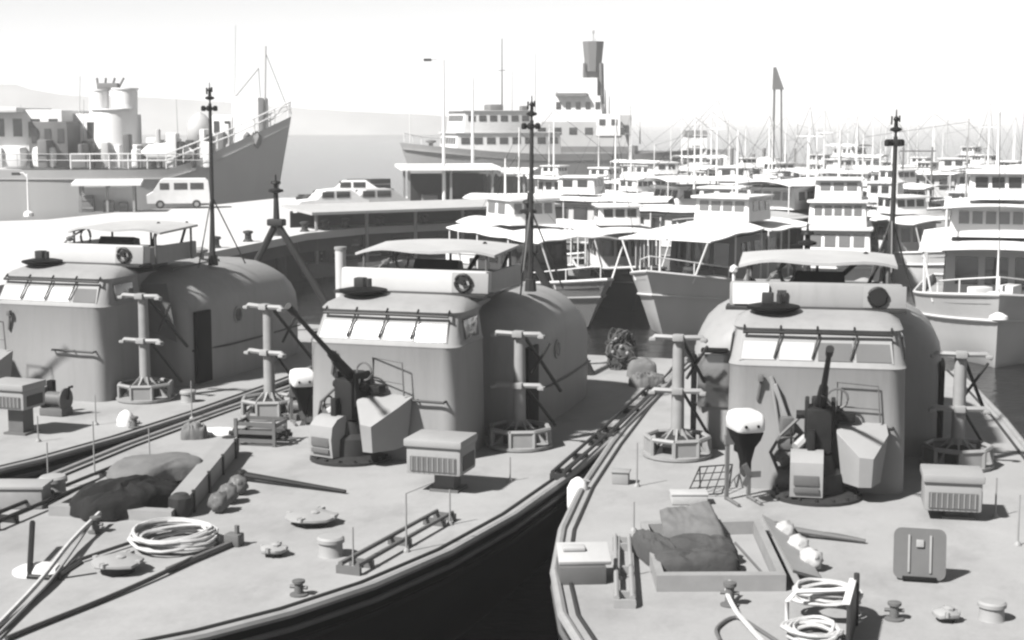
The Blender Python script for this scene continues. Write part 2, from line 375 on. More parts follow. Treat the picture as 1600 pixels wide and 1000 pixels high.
def aft_house(B):
    e = B.e; m = MB(); rings = []
    y0, y1 = B.aft
    for y, w, top in ((y0, 1.9, 4.02), (y0 + .1, 2.14, 4.26), (y0 + .5, 2.28, 4.42), (y0 + 1.6, 2.34, 4.52), (y0 + 3, 2.35, 4.54), (y1 - 1.0, 2.3, 4.42), (y1 - .35, 2.22, 4.24), (y1 - .1, 2.1, 4.02), (y1, 1.9, 3.75)):
        r = 1.25; ring = [Vector((w, y, 1.9)), Vector((w, y, 2.6)), Vector((w, y, 3.0))]
        for k in range(7):
            a = R(90 * k / 6); ring.append(Vector((w - r + r * cos(a), y, top - .95 + .95 * sin(a))))
        ring.append(Vector((w * .4, y, top + .04)))
        rings.append(ring + [Vector((-p.x, p.y, p.z)) for p in ring[::-1]])
    m.loft(rings); ah = m.build('aft_house', 'grey_paint', e, ang=50)
    for sx in (-1, 1):
        m = MB(); m.tube([(sx * 2.20, y0 + .2, 2.72), (sx * 2.37, y0 + 1.6, 2.68), (sx * 2.38, y0 + 3, 2.67), (sx * 2.27, y1 - .3, 2.65)], .022, 5); m.build('side_rail', 'dark_grey', ah)
        m = MB(); m.cyl((sx * 2.3, y0 + 2.1, 3.35), (sx * 2.375, y0 + 2.1, 3.35), .20, n=18); pr = m.build('porthole', 'rail_grey', ah)
        m = MB(); m.cyl((sx * 2.3, y0 + 2.1, 3.35), (sx * 2.38, y0 + 2.1, 3.35), .16, n=18); m.build('pane', 'glass_dark', pr)
        m = MB(); m.box((sx * 2.27, y0 + .55, 2.78), (.10, .62, 1.68), bev=.02, rz=-sx * .05); m.build('doorway', 'black_paint', ah)  # black box stands for the shade inside the open doorway
    m = MB(); m.box((-1.85, y0 - .02, 3.2), (.62, .05, 1.0), bev=.02); m.build('companionway_door', 'glass_grey', ah)
    m = MB(); m.box((-1.85, y0 - .1, 3.78), (.5, .2, .08), bev=.03); m.build('door_hood', 'black_paint', ah)
    m = MB(); m.box((.4, y0 + 1.3, 4.56), (.7, .7, .12), bev=.04); m.build('roof_hatch', 'mid_grey', ah); m = MB(); m.box((-.6, y0 + 2.5, 4.58), (.5, .9, .14), bev=.04); m.build('roof_hatch', 'mid_grey', ah)
    for sx in (-1, 1):                      # grab rails and small ventilators on the roof
        m = MB(); m.tube([(sx * 1.25, y0 + .9, 4.30), (sx * 1.25, y0 + 1.0, 4.52), (sx * 1.25, y0 + 3.2, 4.56), (sx * 1.25, y0 + 3.3, 4.3)], .02, 5); m.build('grab_rail', 'mid_grey', ah)
    for x, y in ((-.1, y0 + 3.6), (.9, y0 + 2.9)):
        m = MB(); m.lathe((x, y, 4.5), [(.1, 0), (.09, .22), (.2, .26), (.2, .32), (.06, .38), (0, .39)], 12); m.build('roof_ventilator', 'roof_paint', ah)
    if B.kind == 'R': m = MB(); m.tube([(-1.5, y0 - .6, 4.7), (-1.5, y0 - .6, 5.3)], .03, 6); m.blob((-1.5, y0 - .6, 5.34), (.09, .09, .09), 1, 0); m.build('bridge_post', 'white_paint', e)
    # mast
    mx, my = B.mast; top = B.masttop
    m = MB(); m.cyl((mx, my, 4.5), (mx + .02, my, top - .5), .062, .04, 8); m.cyl((mx + .02, my, top - .5), (mx + .02, my, top), .022, .012, 6)
    m.cyl((mx, my, 4.5), (mx, my, 4.75), .13, .11, 8); ms = m.build('mast', 'dark_grey', e)
    m = MB()
    for k in range(4):
        a = k * pi / 2 + .4; m.cyl((mx, my, top - .62), (mx + .14 * cos(a), my + .14 * sin(a), top - .62), .03, n=6); m.lathe((mx + .14 * cos(a), my + .14 * sin(a), top - .68), [(.04, 0), (.06, .02), (.06, .1), (.03, .13)], 8)
    m.build('signal_lamps', 'gun_metal', ms)
    m = MB(); m.lathe((mx + .02, my, top - .42), [(.03, 0), (.11, .03), (.11, .07), (.04, .1), (.035, .2), (.06, .24), (.02, .3)], 10)
    m.box((mx - .06, my, top - .2), (.03, .03, .16)); m.box((mx + .08, my, top - .17), (.03, .03, .12)); m.build('antenna_head', 'gun_metal', ms)
    m = MB()
    for dx, dy in ((-.5, .7), (.5, .7), (0, -.7)): m.cyl((mx, my, 6.2), (mx + dx, my + dy, 4.5), .018, n=5)
    m.build('mast_stay', 'mid_grey', ms)
    # A-frame at the stern
    ax, ay, az = B.frame
    m = MB(); m.cyl((ax, ay, az), (ax - B.spread, ay + .3, D), .10, .11, 8); m.cyl((ax, ay, az), (ax + B.spread, ay + .3, D), .10, .11, 8); m.box((ax, ay, az), (.5, .28, .2), bev=.05)
    af = m.build('stern_frame', 'dark_grey', e)
    m = MB(); m.cyl((ax, ay, az), (ax, ay, az + 1.0), .1, .06, 8); m.build('frame_post', 'dark_grey', af)
    m = MB(); m.lathe((ax, ay, az + .82), [(.05, 0), (.21, .04), (.21, .1), (.06, .14), (.06, .24), (.15, .27), (.13, .33), (.03, .36), (.02, .52)], 12); m.build('frame_lamp', 'gun_metal', af)

def launcher(B, p, rz=0, tops=(4.02, 3.02)):
    x, y = p.x, p.y; e = B.e
    m = MB(); m.cyl((x, y, D), (x, y, tops[0] + .02), .125, .105, 12); lc = m.build('launcher_post', 'rail_grey', e)
    m = MB(); m.lathe((x, y, D + .002), [(.60, 0), (.64, .02), (.64, .07), (.5, .09), (.0, .095)], 20)
    n = 8
    for k in range(n):                      # ring wall with gussets
        a0, a1 = 2 * pi * k / n, 2 * pi * (k + 1) / n; r = .58
        p0 = Vector((x + r * cos(a0), y + r * sin(a0), 0)); p1 = Vector((x + r * cos(a1), y + r * sin(a1), 0))
        m.tube([p0 + Vector((0, 0, D + .36)), p1 + Vector((0, 0, D + .36))], .045, 6)
        m.cyl(p0 + Vector((0, 0, D + .05)), p0 + Vector((0, 0, D + .36)), .045, n=6)
        if k % 2 == 0:
            c = (p0 + p1) / 2; m.box((c.x, c.y, D + .21), (.03, .38, .28), rz=(a0 + a1) / 2)
        t = (p0 - Vector((x, y, 0))).normalized(); w = Vector((-t.y, t.x, 0)) * .018
        c = Vector((x, y, 0))
        m.hullpts([c + t * .1 + w + Vector((0, 0, D + .1)), c + t * .1 - w + Vector((0, 0, D + .1)), c + t * .56 + w + Vector((0, 0, D + .06)), c + t * .56 - w + Vector((0, 0, D + .06)), c + t * .12 + w + Vector((0, 0, D + .52)), c + t * .12 - w + Vector((0, 0, D + .52))])
    m.build('base_ring', 'rail_grey', lc)
    m = MB(); m.lathe((x, y, D + .1), [(.36, 0), (.36, .2), (.2, .3), (0, .3)], 14); m.build('base_shade_drum', 'dark_grey', lc)  # dark drum added to deepen the shade inside the ring
    for z in tops:
        m = MB(); u = Vector((cos(rz), sin(rz), 0)); c = Vector((x, y, z)) + Vector((-sin(rz), cos(rz), 0)) * -.1
        m.tube([c - u * .52 - Vector((0, 0, .07)), c - u * .42 + Vector((0, 0, .01)), c, c + u * .42 + Vector((0, 0, .01)), c + u * .52 - Vector((0, 0, .07))], [.035, .055, .05, .055, .035], 6)
        for s in (-1, 1): m.box(c + u * s * .46 + Vector((0, -.02, -.03)), (.12, .16, .06), rz=rz, bev=.015)
        m.box(c, (.2, .2, .12), rz=rz, bev=.02); m.build('crossbar', 'roof_paint', lc)
    m = MB(); m.cyl((x + .05, y + .1, tops[0] - .05), (x + .55, y + .9, tops[1] - .25), .035, n=6); m.cyl((x + .5, y + .3, tops[0] - .2), (x + .12, y + .4, tops[1] + .15), .03, n=6)
    m.cyl((x + .05, y + .1, tops[1]), (x + .5, y + .7, D + .3), .03, n=6); m.build('brace', 'dark_grey', lc)

def gun(B, p, rz, muzzle, label=None):
    """gun mount; muzzle = world-like local point the barrel ends at"""
    x, y = p.x, p.y; e = B.e; T = Matrix.Translation((x, y, D)) @ Matrix.Rotation(rz, 4, 'Z')
    def V(*a): return T @ Vector(a)
    def put(m, name, mt, par):
        for v in m.b.verts: v.co = T @ v.co
        return m.build(name, mt, par)
    m = MB(); m.lathe((0, 0, .002), [(.74, 0), (.74, .05), (.66, .07), (.6, .1), (.45, .12), (.42, .42), (.3, .5), (.26, .72), (.0, .75)], 24)
    for k in range(16):
        a = 2 * pi * k / 16; m.cyl((.68 * cos(a), .68 * sin(a), .05), (.68 * cos(a), .68 * sin(a), .11), .03, n=6)
    gm = put(m, 'gun_mount', 'dark_grey', e)
    m = MB()                                # cradle, arms, handwheels
    m.box((.02, .02, 1.12), (.42, .5, .75), bev=.06); m.box((-.18, .05, 1.3), (.07, .42, .62), bev=.02); m.box((.24, .05, 1.3), (.07, .42, .62), bev=.02)
    m.box((.02, .35, 1.45), (.26, .5, .3), bev=.04); m.cyl((-.35, 0, 1.35), (.4, 0, 1.35), .07, n=10)
    m.tube([(-.42, -.1 + .12 * cos(a), 1.0 + .12 * sin(a)) for a in [2 * pi * k / 12 for k in range(12)]], .018, 5, closed=True)
    m.box((-.1, -.28, .95), (.12, .16, .4), bev=.02); m.box((.45, .2, 1.3), (.3, .22, .16), bev=.04)
    put(m, 'gun_cradle', 'gun_metal', gm)
    mz = T.inverted() @ muzzle; t0 = Vector((.03, .12, 1.42)); d = (mz - t0)
    m = MB(); m.tube([t0 - d * .12, t0 + d * .1, t0 + d * .38, t0 + d * .40, t0 + d * .9, t0 + d * .91, mz], [.10, .10, .075, .05, .04, .058, .065], 10)
    m.cyl(t0 + Vector((0, 0, -.1)), t0 + d * .35 + Vector((0, 0, -.09)), .04, n=8); put(m, 'gun_barrel', 'gun_metal', gm)
    m = MB()                                # small box shield with rounded top on the left
    m.loft([[Vector((x_, y_, z_)) for y_, z_ in ((-.62, .12), (-.66, .45), (-.62, .68), (-.48, .8), (-.3, .84), (-.12, .8), (-.1, .12))] for x_ in (-.42, .1)])
    sb = put(m, 'ammunition_box', 'roof_paint', gm)
    m = MB(); m.box((-.16, -.655, .40), (.40, .03, .16), bev=.01); m.box((-.16, -.655, .24), (.40, .03, .08), bev=.01); put(m, 'box_louvre', 'mid_grey', gm)
    m = MB()                                # faceted shield on the right
    m.hullpts([(.30, -.15, 1.14), (.36, .45, 1.2), (1.1, .42, 1.18), (1.12, .0, 1.06), (.88, -.5, .76), (.66, -.52, .78), (.30, -.18, 1.1), (.40, -.12, .28), (.46, .4, .28), (1.0, .38, .28), (1.02, -.02, .28), (.86, -.44, .28), (.66, -.46, .28)])
    put(m, 'gun_shield', 'roof_paint', gm)
    m = MB(); m.tube([(.3, .3, 1.25), (.3, .3, 1.85), (.95, .32, 1.8), (1.0, .3, 1.2)], .015, 5); m.tube([(.3, .3, 1.45), (.98, .3, 1.42)], .012, 5)
    m.tube([(.30 + .17 * cos(a), .05, 1.62 + .16 * sin(a)) for a in [2 * pi * k / 14 for k in range(14)]], .02, 5, closed=True); m.cyl((.3, .05, 1.46), (.28, .05, 1.3), .02, n=5)
    put(m, 'sight_frame', 'mid_grey', gm)
    m = MB(); rr = random.Random(3)         # pipes, drum and gear beside the breech
    m.cyl((-.62, .1, .25), (-.3, .1, .25), .2, n=14); m.cyl((-.6, .0, .55), (-.3, .2, .95), .09, n=8); m.box((-.5, .1, .85), (.28, .3, .2), bev=.05); m.tube([(-.6, .2, .3), (-.75, .0, .7), (-.6, -.1, 1.0), (-.3, 0, 1.3)], .03, 6)
    m.box((-.5, .18, 1.12), (.22, .2, .3), rz=.3, bev=.05); m.blob((-.45, .15, .62), (.26, .22, .17), 2, .4, 3)
    put(m, 'gun_gear', 'mid_grey', gm)
    m = MB(); m.tube([(-.35, -.2, .84), (-.2, -.05, .95), (.05, -.05, .98), (.2, -.1, 1.2), (.26, -.05, 1.5)], [.08, .09, .06, .045, .03], 8); put(m, 'cable_cover', 'pale_canvas', gm)
    m = MB(); m.cyl((-.62, .3, 1.0), (-.78, .35, 1.9), .02, n=5); m.cyl((-.42, .3, 1.0), (-.78, .35, 1.9), .035, n=6); m.box((-.6, .3, 1.5), (.05, .16, .6), ry=-.35); put(m, 'gun_strut', 'rail_grey', gm)
    return gm

def vent_box(B, p, zb, zt, w=.92, dp=.72):
    x, y = p.x, p.y; e = B.e
    m = MB(); m.box((x, y, (zb + zt) / 2), (w, dp, zt - zb), bev=.045); m.box((x, y - .02, zt - .05), (w + .06, dp + .06, .13), bev=.03); vb = m.build('ventilator_box', 'roof_paint', e)
    h = (zt - zb) * .42
    m = MB(); m.box((x, y - dp / 2 - .002, zb + h * .75), (w * .84, .03, h)); lv = m.build('ventilator_grille', 'mid_grey', vb)
    m = MB()
    for k in range(9): m.box((x - w * .38 + k * w * .095, y - dp / 2 - .02, zb + h * .75), (.014, .02, h * .95))
    m.build('grille_bar', 'roof_paint', lv)
    m = MB(); m.box((x + w / 2 + .002, y, zb + h * .8), (.02, dp * .7, h)); m.build('side_grille', 'dark_grey', vb)
    m = MB(); m.box((x + w * .1, y + .03, (D + zb) / 2), (.34, .34, zb - D)); m.box((x + w * .12, y + .03, D + .02), (.5, .5, .04)); m.build('ventilator_trunk', 'mid_grey', vb)

def pot(B, p, r=.2, h=.26, name='pot_ventilator'):
    x, y = p.x, p.y
    m = MB(); m.lathe((x, y, D + .001), [(r * .98, 0), (r * .92, .02), (r * .88, h * .7), (r * 1.04, h * .72), (r * 1.04, h * .9), (r * .9, h), (0, h * 1.03)], 20); return m.build(name, 'roof_paint', B.e)
def mushroom(B, p, r=.2, z=.1):
    x, y = p.x, p.y; rr = random.Random(int(x * 100)); n = 12
    ks = [r * rr.uniform(.92, 1.05) for _ in range(n)]
    m = MB(); m.loft([[Vector((x + k * f * cos(2 * pi * i / n), y + k * f * sin(2 * pi * i / n), D + h + .012 * sin(i * 2.2))) for i, k in enumerate(ks)] for f, h in ((.96, z), (1, z + .015), (.98, z + .045), (.8, z + .065), (.3, z + .085))])
    for i in range(0, n, 3): m.box((x + r * .9 * cos(2 * pi * i / n), y + r * .9 * sin(2 * pi * i / n), D + z + .05), (.2 * r, .2 * r, .05), rz=i, bev=.008)
    m.lathe((x + r * .15, y, D + z + .06), [(.07, 0), (.07, .04), (.03, .06), (0, .06)], 8)
    v = m.build('mushroom_vent', 'roof_paint', B.e, ang=40); m = MB(); m.cyl((x, y, D), (x, y, D + z + .01), r * .62, n=14); m.build('vent_neck', 'dark_grey', v); return v  # neck coloured dark for the shadow under the lid
def bollard(B, p, h=.22):
    x, y = p.x, p.y
    m = MB(); m.lathe((x, y, D + .001), [(.12, 0), (.12, .02), (.06, .03), (.055, h * .75), (.085, h * .85), (.085, h), (0, h + .02)], 12); m.cyl((x - .12, y, D + h * .55), (x + .12, y, D + h * .55), .025, n=6); return m.build('bollard', 'mid_grey', B.e)
def stanchion(B, p, h, arm=None):
    m = MB(); m.cyl((p.x, p.y, D), (p.x, p.y, D + h), .016, .012, 6); m.lathe((p.x, p.y, D + .001), [(.06, 0), (.05, .03), (.02, .06)], 8)
    if arm: m.cyl((p.x, p.y, D + h), (p.x + arm[0], p.y + arm[1], D + h + arm[2]), .012, n=5)
    return m.build('stanchion', 'rail_grey', B.e)
def spar_rack(B, a, b, mt='dark_grey', w=.13):
    a, b = Vector((a.x, a.y, D)), Vector((b.x, b.y, D)); d = (b - a).normalized(); n = Vector((-d.y, d.x, 0)); up = Vector((0, 0, 1))
    m = MB()
    for s in (-1, 1): m.cyl(a + n * w * s + up * .13, b + n * w * s + up * .13, .036, .03, 8)
    L = (b - a).length
    for t in (.0, .12, .5, .88, 1): 
        c = a + d * L * t; m.box(c + up * .055, (.06, w * 2.8, .11), rz=math.atan2(d.y, d.x))
    return m.build('spar_rack', mt, B.e)
def hatch(B, c4, h=.2):
    """open hatch coaming from four corner points"""
    q = [Vector((p.x, p.y, D)) for p in c4]; cen = sum(q, Vector()) / 4; m = MB()
    inner = [cen + (p - cen) * .88 for p in q]
    for i in range(4):
        a, b, ai, bi = q[i], q[(i + 1) % 4], inner[i], inner[(i + 1) % 4]
        m.hullpts([v + Vector((0, 0, z)) for v in (a, b, ai, bi) for z in (.0, h)])
    hc = m.build('hatch_coaming', 'rail_grey', B.e, ang=20)
    m = MB(); m.hullpts([cen + (p - cen) * .87 + Vector((0, 0, z)) for p in q for z in (.004, .03)]); fl = m.build('hatch_cover', 'deck_paint', hc)
    m = MB(); a = cen + (q[2] - cen) * .5; b = cen + (q[1] - cen) * .8; m.cyl(a + Vector((0, 0, .05)), b + Vector((0, 0, .05)), .02, n=5); m.build('hatch_bar', 'mid_grey', hc)
    return hc
def rope(name, pts, r, mt, label, cat, smooth=4, group=None, parent=None):
    P = [Vector(p) for p in pts]; out = []
    for i in range(len(P) - 1):
        p0 = P[max(i - 1, 0)]; p1 = P[i]; p2 = P[i + 1]; p3 = P[min(i + 2, len(P) - 1)]
        for k in range(smooth):
            t = k / smooth; out.append(.5 * ((2 * p1) + (p2 - p0) * t + (2 * p0 - 5 * p1 + 4 * p2 - p3) * t * t + (3 * p1 - p0 - 3 * p2 + p3) * t ** 3))
    out.append(P[-1]); m = MB(); m.tube(out, r, 6); o = m.build(name, mt, parent)
    return tag(o, label, cat, group)
def coil(c, rx, ry, z0, turns, r, mt, label, seed=1, rz=0):
    rr = random.Random(seed); pts = []; n = 20; ox = oy = 0; f = 1
    for k in range(int(turns * n)):
        a = 2 * pi * k / n
        if k % n == 0: tx, ty, tf = rr.uniform(-.16, .16) * rx, rr.uniform(-.16, .16) * ry, rr.uniform(.62, 1.05)
        ox += (tx - ox) * .12; oy += (ty - oy) * .12; f += (tf - f) * .12
        X = rx * f * cos(a) + ox + rr.uniform(-.012, .012); Y = ry * f * sin(a) * (1 + .1 * sin(2 * a + k / n)) + oy
        lay = (k / n) * r * .6 + .025 * (1 + sin(a * 1.5 + k * .11))
        pts.append((c[0] + X * cos(rz) - Y * sin(rz), c[1] + X * sin(rz) + Y * cos(rz), z0 + r + lay))
    m = MB(); m.tube(pts, r, 6); return tag(m.build('rope_coil', mt), label, 'rope')
mat('pale_screen', .33, .6, .08, 2)
def tarp(c, rx, ry, h, rz, name, mt, label, cat, parent=None, seed=1, fold=.35, tilt=0.0, layers=0, N=44, freq=3.0, iso=.22):
    """heap of cloth: wrinkled closed sheet lying on a flat bottom"""
    from mathutils import noise
    rows = []; off = Vector((seed * 5.7, seed * 2.3, 0))
    m = MB(); top = []; bot = []
    for j in range(N + 1):
        tr = []; br = []
        for i in range(N + 1):
            u, v = 2 * i / N - 1, 2 * j / N - 1
            k = (abs(u) ** 3.2 + abs(v) ** 3.2)
            q = Vector((u, v, 0)); wv = noise.noise(q * 1.3 + off)
            edge = 1 + .14 * noise.noise(q * 1.7 + off * 2)
            f = 1 - abs(noise.noise(Vector((u * freq + wv * 1.6, v * freq * iso + wv * .6, seed)))) * 2
            g = 1 - abs(noise.noise(Vector((u * freq * 2.2 + wv * 2, v * freq * 1.7, seed + 9)))) * 2
            prof = max(0, 1 - k) ** .28 if k < 1 else 0
            z = h * prof * (1 - fold * .6 + fold * (.7 * f + (.1 if iso < .5 else .4) * g) + .12 * wv) + tilt * u * prof
            if layers: z += h * .12 * prof * (round(layers * (v + wv * .3)) % 2)
            s = 1 if k <= 1 else k ** (-1 / 3.2)
            X, Y = u * s * rx * edge, v * s * ry * edge
            tr.append(Vector((X * cos(rz) - Y * sin(rz), X * sin(rz) + Y * cos(rz), max(z, .004))) + Vector(c)); br.append(Vector((tr[-1].x, tr[-1].y, c[2])))
        top.append(tr); bot.append(br)
    m.strip(top); m.strip([r[::-1] for r in bot])
    rim = lambda V: V[0] + [r[-1] for r in V[1:]] + V[-1][::-1][1:] + [r[0] for r in V[::-1]][1:-1]
    a, b = rim(top), rim(bot); va = [m.b.verts.new(p) for p in a]; vb = [m.b.verts.new(p) for p in b]
    for k in range(len(a)): m.b.faces.new((va[k], vb[k], vb[(k + 1) % len(a)], va[(k + 1) % len(a)]))
    o = m.build(name, mt, parent, ang=60); return tag(o, label, cat)

def cloth(parts, name, mt, label, cat, parent=None):
    m = MB()
    for i, (c, r, rz, amp) in enumerate(parts):
        n0 = len(m.b.verts); m.blob((0, 0, 0), r, 3, amp, 2.4, i + 1); m.b.verts.ensure_lookup_table()
        Mx = Matrix.Translation(c) @ Matrix.Rotation(rz, 4, 'Z')
        for v in list(m.b.verts)[n0:]:
            z = max(v.co.z, -r[2] * .75)
            s = 1.0 + .12 * sin(v.co.x * 11 + i) * abs(v.co.y / max(r[1], .01))
            v.co = Mx @ Vector((v.co.x, v.co.y * s, z))
    return tag(m.build(name, mt, parent, ang=70), label, cat)

def outboard(P, h, rz, label):
    zb = h - 1.2
    e = empty('outboard_motor', P, rz); tag(e, label, 'outboard motor', 'outboard motors stowed on deck')
    m = MB(); m.loft([rrect(a, -b, b * 1.15, .09, z, 4) for z, a, b in ((h - .36, .22, .26), (h - .33, .25, .29), (h - .18, .25, .29), (h - .08, .23, .26), (h - .04, .17, .2))])
    cw = m.build('cowling', 'white_paint', e, ang=60)
    m = MB(); m.cyl((-.12, -.27, h - .25), (-.12, -.31, h - .25), .025, n=8); m.cyl((.1, -.27, h - .25), (.1, -.31, h - .25), .025, n=8); m.build('cowling_latch', 'black_paint', cw)
    m = MB(); m.loft([rrect(a, -b, b, .06, z, 3) for z, a, b in ((h - .37, .23, .27), (h - .5, .2, .22), (h - .62, .13, .16), (zb + .32, .07, .13), (zb + .2, .06, .15))]); m.box((0, .25, h - .6), (.16, .18, .32), bev=.03)
    m.build('leg', 'black_paint', e)
    m = MB(); m.lathe((0, -.0, zb + .08), [(.03, 0), (.1, .05), (.1, .16), (.05, .24)], 12, (.7, 1.6)); pr = m.build('gear_case', 'dark_grey', e)
    m = MB()
    for k in range(3): m.box((.1 * cos(k * 2.1), -.2, zb + .16 + .1 * sin(k * 2.1)), (.2, .02, .1), ry=-k * 2.1)
    m.build('propeller', 'mid_grey', e)
    m = MB(); m.box((-.2, .3, h * .42), (.06, .06, h * .84)); m.box((.2, .3, h * .42), (.06, .06, h * .84)); m.box((0, .3, h - .56), (.5, .07, .16)); m.cyl((-.2, .3, .03), (-.2, -.25, .03), .03, n=6); m.cyl((.2, .3, .03), (.2, -.25, .03), .03, n=6)
    m.build('stand', 'wood', e); e.scale = (.95, .95, 1)
    return e

def winch(B, p, s=1.0):
    x, y = p.x, p.y; m = MB(); m.box((x, y, D + .08 * s), (.55 * s, .4 * s, .16 * s), bev=.02); m.cyl((x - .22 * s, y, D + .34 * s), (x + .22 * s, y, D + .34 * s), .15 * s, n=14)
    m.cyl((x - .26 * s, y, D + .34 * s), (x - .22 * s, y, D + .34 * s), .24 * s, n=14); m.cyl((x + .22 * s, y, D + .34 * s), (x + .26 * s, y, D + .34 * s), .24 * s, n=14)
    wi = m.build('deck_winch', 'mid_grey', B.e)
    m = MB(); m.tube([(x + .3 * s, y, D + .34 * s), (x + .34 * s, y, D + .6 * s), (x + .42 * s, y, D + .62 * s)], .03 * s, 5); m.build('winch_handle', 'black_paint', wi); m = MB(); m.box((x - .2 * s, y + .15, D + .5 * s), (.14 * s, .14 * s, .4 * s), bev=.02); m.build('brake_box', 'black_paint', wi)

# ---------------------------------------------------------------- the three boats
def make(kind, ox, oy, th, label, can, mast, masttop, aft):
    B = Boat(ox, oy, th, label); B.kind = kind; B.can = can; B.mast = mast; B.masttop = masttop; B.aft = aft; B.phx = {'R': 0, 'C': .33, 'L': 0}[kind]; B.fbx = {'R': 0, 'C': .42, 'L': .12}[kind]; B.wide = {'R': .955, 'C': 1.18, 'L': 1}[kind]; B.spread = {'R': 2.0, 'C': 1.5, 'L': 2.0}[kind]; B.frame = {'R': (-.25, 10, 4.35), 'C': (.15, 9.8, 4.95), 'L': (.3, 10.5, 5.15)}[kind]
    hull_parts(B); pilot_house(B); n0 = set(bpy.data.objects); flying_bridge(B); shift([o for o in bpy.data.objects if o not in n0 and o.type == 'MESH'], B.fbx); aft_house(B); return B
BR = make('R', 5.0, 24.9, 11.2, 'right grey patrol boat, square hatch plate standing on its foredeck', (-1.4, 1.35, 2.1, 3.6), (1.33, 4.3), 8.2, (3.0, 8.2))
BC = make('C', -2.7, 27.5, 17.5, 'middle grey patrol boat with white rope coil on foredeck, gun aimed left', (-1.45, 1.4, 2.1, 3.7), (1.72, 4.8), 8.5, (2.5, 7.9))
BL = make('L', -10.25, 33.4, 18.5, 'left grey patrol boat before the white quay, bow cut off by the frame', (-.9, 1.55, 2.1, 3.8), (1.6, 4.6), 8.9, (2.3, 8.2))

# right boat
d = BR.deck
launcher(BR, d(1058, 712), 0, (4.10, 3.12)); launcher(BR, d(1495, 728), 0, (3.92, 2.95))
gun(BR, d(1275, 775), 0, BR.dep(1297, 545, -1.9))
vent_box(BR, d(1485, 806), 2.05, 2.62, .86)
hatch(BR, [d(1026, 925), d(1228, 924), d(1186, 832), d(1000, 837)], .22)
pot(BR, d(1549, 968), .17, .24); mushroom(BR, d(1478, 970), .17, .07); bollard(BR, d(1140, 946), .3); bollard(BR, d(1397, 968), .22)
spar_rack(BR, d(976, 950), d(972, 850), 'rail_grey', .1)
for px, py, h in ((995, 760, .75), (967, 905, .6), (1555, 808, .62), (1590, 852, .75), (990, 830, .45), (1120, 665, .5)): stanchion(BR, d(px, py), h)
q = d(1436, 908); m = MB()
T = Matrix.Translation((q.x, q.y, D)) @ Matrix.Rotation(-.03, 4, 'Z') @ Matrix.Rotation(R(-14), 4, 'X')
m.loft([[Vector((p.x, zz, p.y + .36)) for p in rrect(.34, -.34, .34, .1, 0, 4)] for zz in (-.03, .03)])
for v in m.b.verts: v.co = T @ v.co
hp = m.build('hatch_plate', 'mid_grey', BR.e)
for nm, c, s in (('plate_rib', (-.14, -.04, .36), (.03, .03, .5)), ('plate_rib', (.14, -.04, .36), (.03, .03, .5)), ('plate_handle', (0, -.045, .5), (.1, .04, .1)), ('plate_foot', (0, -.02, .03), (.44, .12, .06))):
    m = MB(); m.box(c, s, bev=.008)
    for v in m.b.verts: v.co = T @ v.co
    m.build(nm, 'rail_grey' if nm != 'plate_foot' else 'black_paint', hp)
m = MB(); q = d(908, 905); m.box((q.x, q.y, D + .12), (.62, .5, .24), bev=.01, rz=.25); lk = m.build('deck_locker', 'mid_grey', BR.e)
m = MB(); m.box((q.x + .02, q.y + .06, D + .34), (.7, .5, .06), rz=.25, rx=R(16), bev=.015); m.box((q.x - .12, q.y + .1, D + .40), (.3, .2, .05), rz=.25, bev=.015); m.build('locker_lid', 'pale_canvas', lk)
q = d(970, 755); m = MB(); m.box((q.x, q.y, D + .1), (.28, .22, .2), bev=.02); m.box((q.x, q.y, D + .215), (.32, .26, .03), bev=.01); m.build('deck_box', 'roof_paint', BR.e)
# hatch lid leaning out on the right with its bar
a, b, c_, e_ = d(1190, 832, D), d(1238, 836, D), d(1283, 912, D), d(1238, 925, D)
m = MB(); m.hullpts([Vector((p.x, p.y, D + z)) for p, z in ((a, .28), (a, .24), (e_, .30), (e_, .26), (b, .06), (b, .02), (c_, .08), (c_, .03))]); m.build('hatch_lid', 'roof_paint', BR.e)
# bow fairlead box with the draped rope
q0, q1 = d(1228, 1000), d(1330, 1000)
m = MB(); m.box((q1.x, q1.y + .1, D + .28), (.05, 1.0, .56), bev=.02, rz=-.1); m.box((q1.x + .06, q1.y + .55, D + .33), (.07, .07, .66), bev=.02); bk = m.build('fairlead_plate', 'dark_grey', BR.e)
m = MB(); m.box((q1.x - .03, q1.y + .1, D + .565), (.09, 1.0, .03), bev=.01, rz=-.1); m.build('plate_edge', 'white_paint', bk)
m = MB(); m.tube([(q0.x, q0.y + .35, D), (q0.x, q0.y + .35, D + .36), (q0.x + .1, q0.y + .5, D + .44), (q1.x, q1.y + .5, D + .46)], .03, 6); m.build('fairlead_bar', 'white_paint', bk)

# middle boat
d = BC.deck
launcher(BC, d(422, 650), -.25, (4.2, 3.25)); launcher(BC, d(812, 697), 0, (4.05, 3.08))
gun(BC, d(548, 716), -.28, BC.dep(450, 478, -2.2))
vent_box(BC, d(690, 764), 2.22, 2.80, .95, .8)
hatch(BC, [d(76, 806), d(268, 816), d(352, 728), d(212, 735)], .16)
pot(BC, d(517, 868), .19, .28); mushroom(BC, d(428, 868), .2, .07); mushroom(BC, d(184, 893), .37, .12); mushroom(BC, d(487, 818), .40, .09); bollard(BC, d(150, 832), .24); bollard(BC, d(467, 930), .2)
spar_rack(BC, d(545, 897), d(695, 812), 'mid_grey'); spar_rack(BC, d(-20, 828), d(196, 738), 'dark_grey', .15); spar_rack(BC, d(872, 750), d(938, 690), 'dark_grey', .1); spar_rack(BC, d(944, 686), d(1022, 612), 'dark_grey', .12)
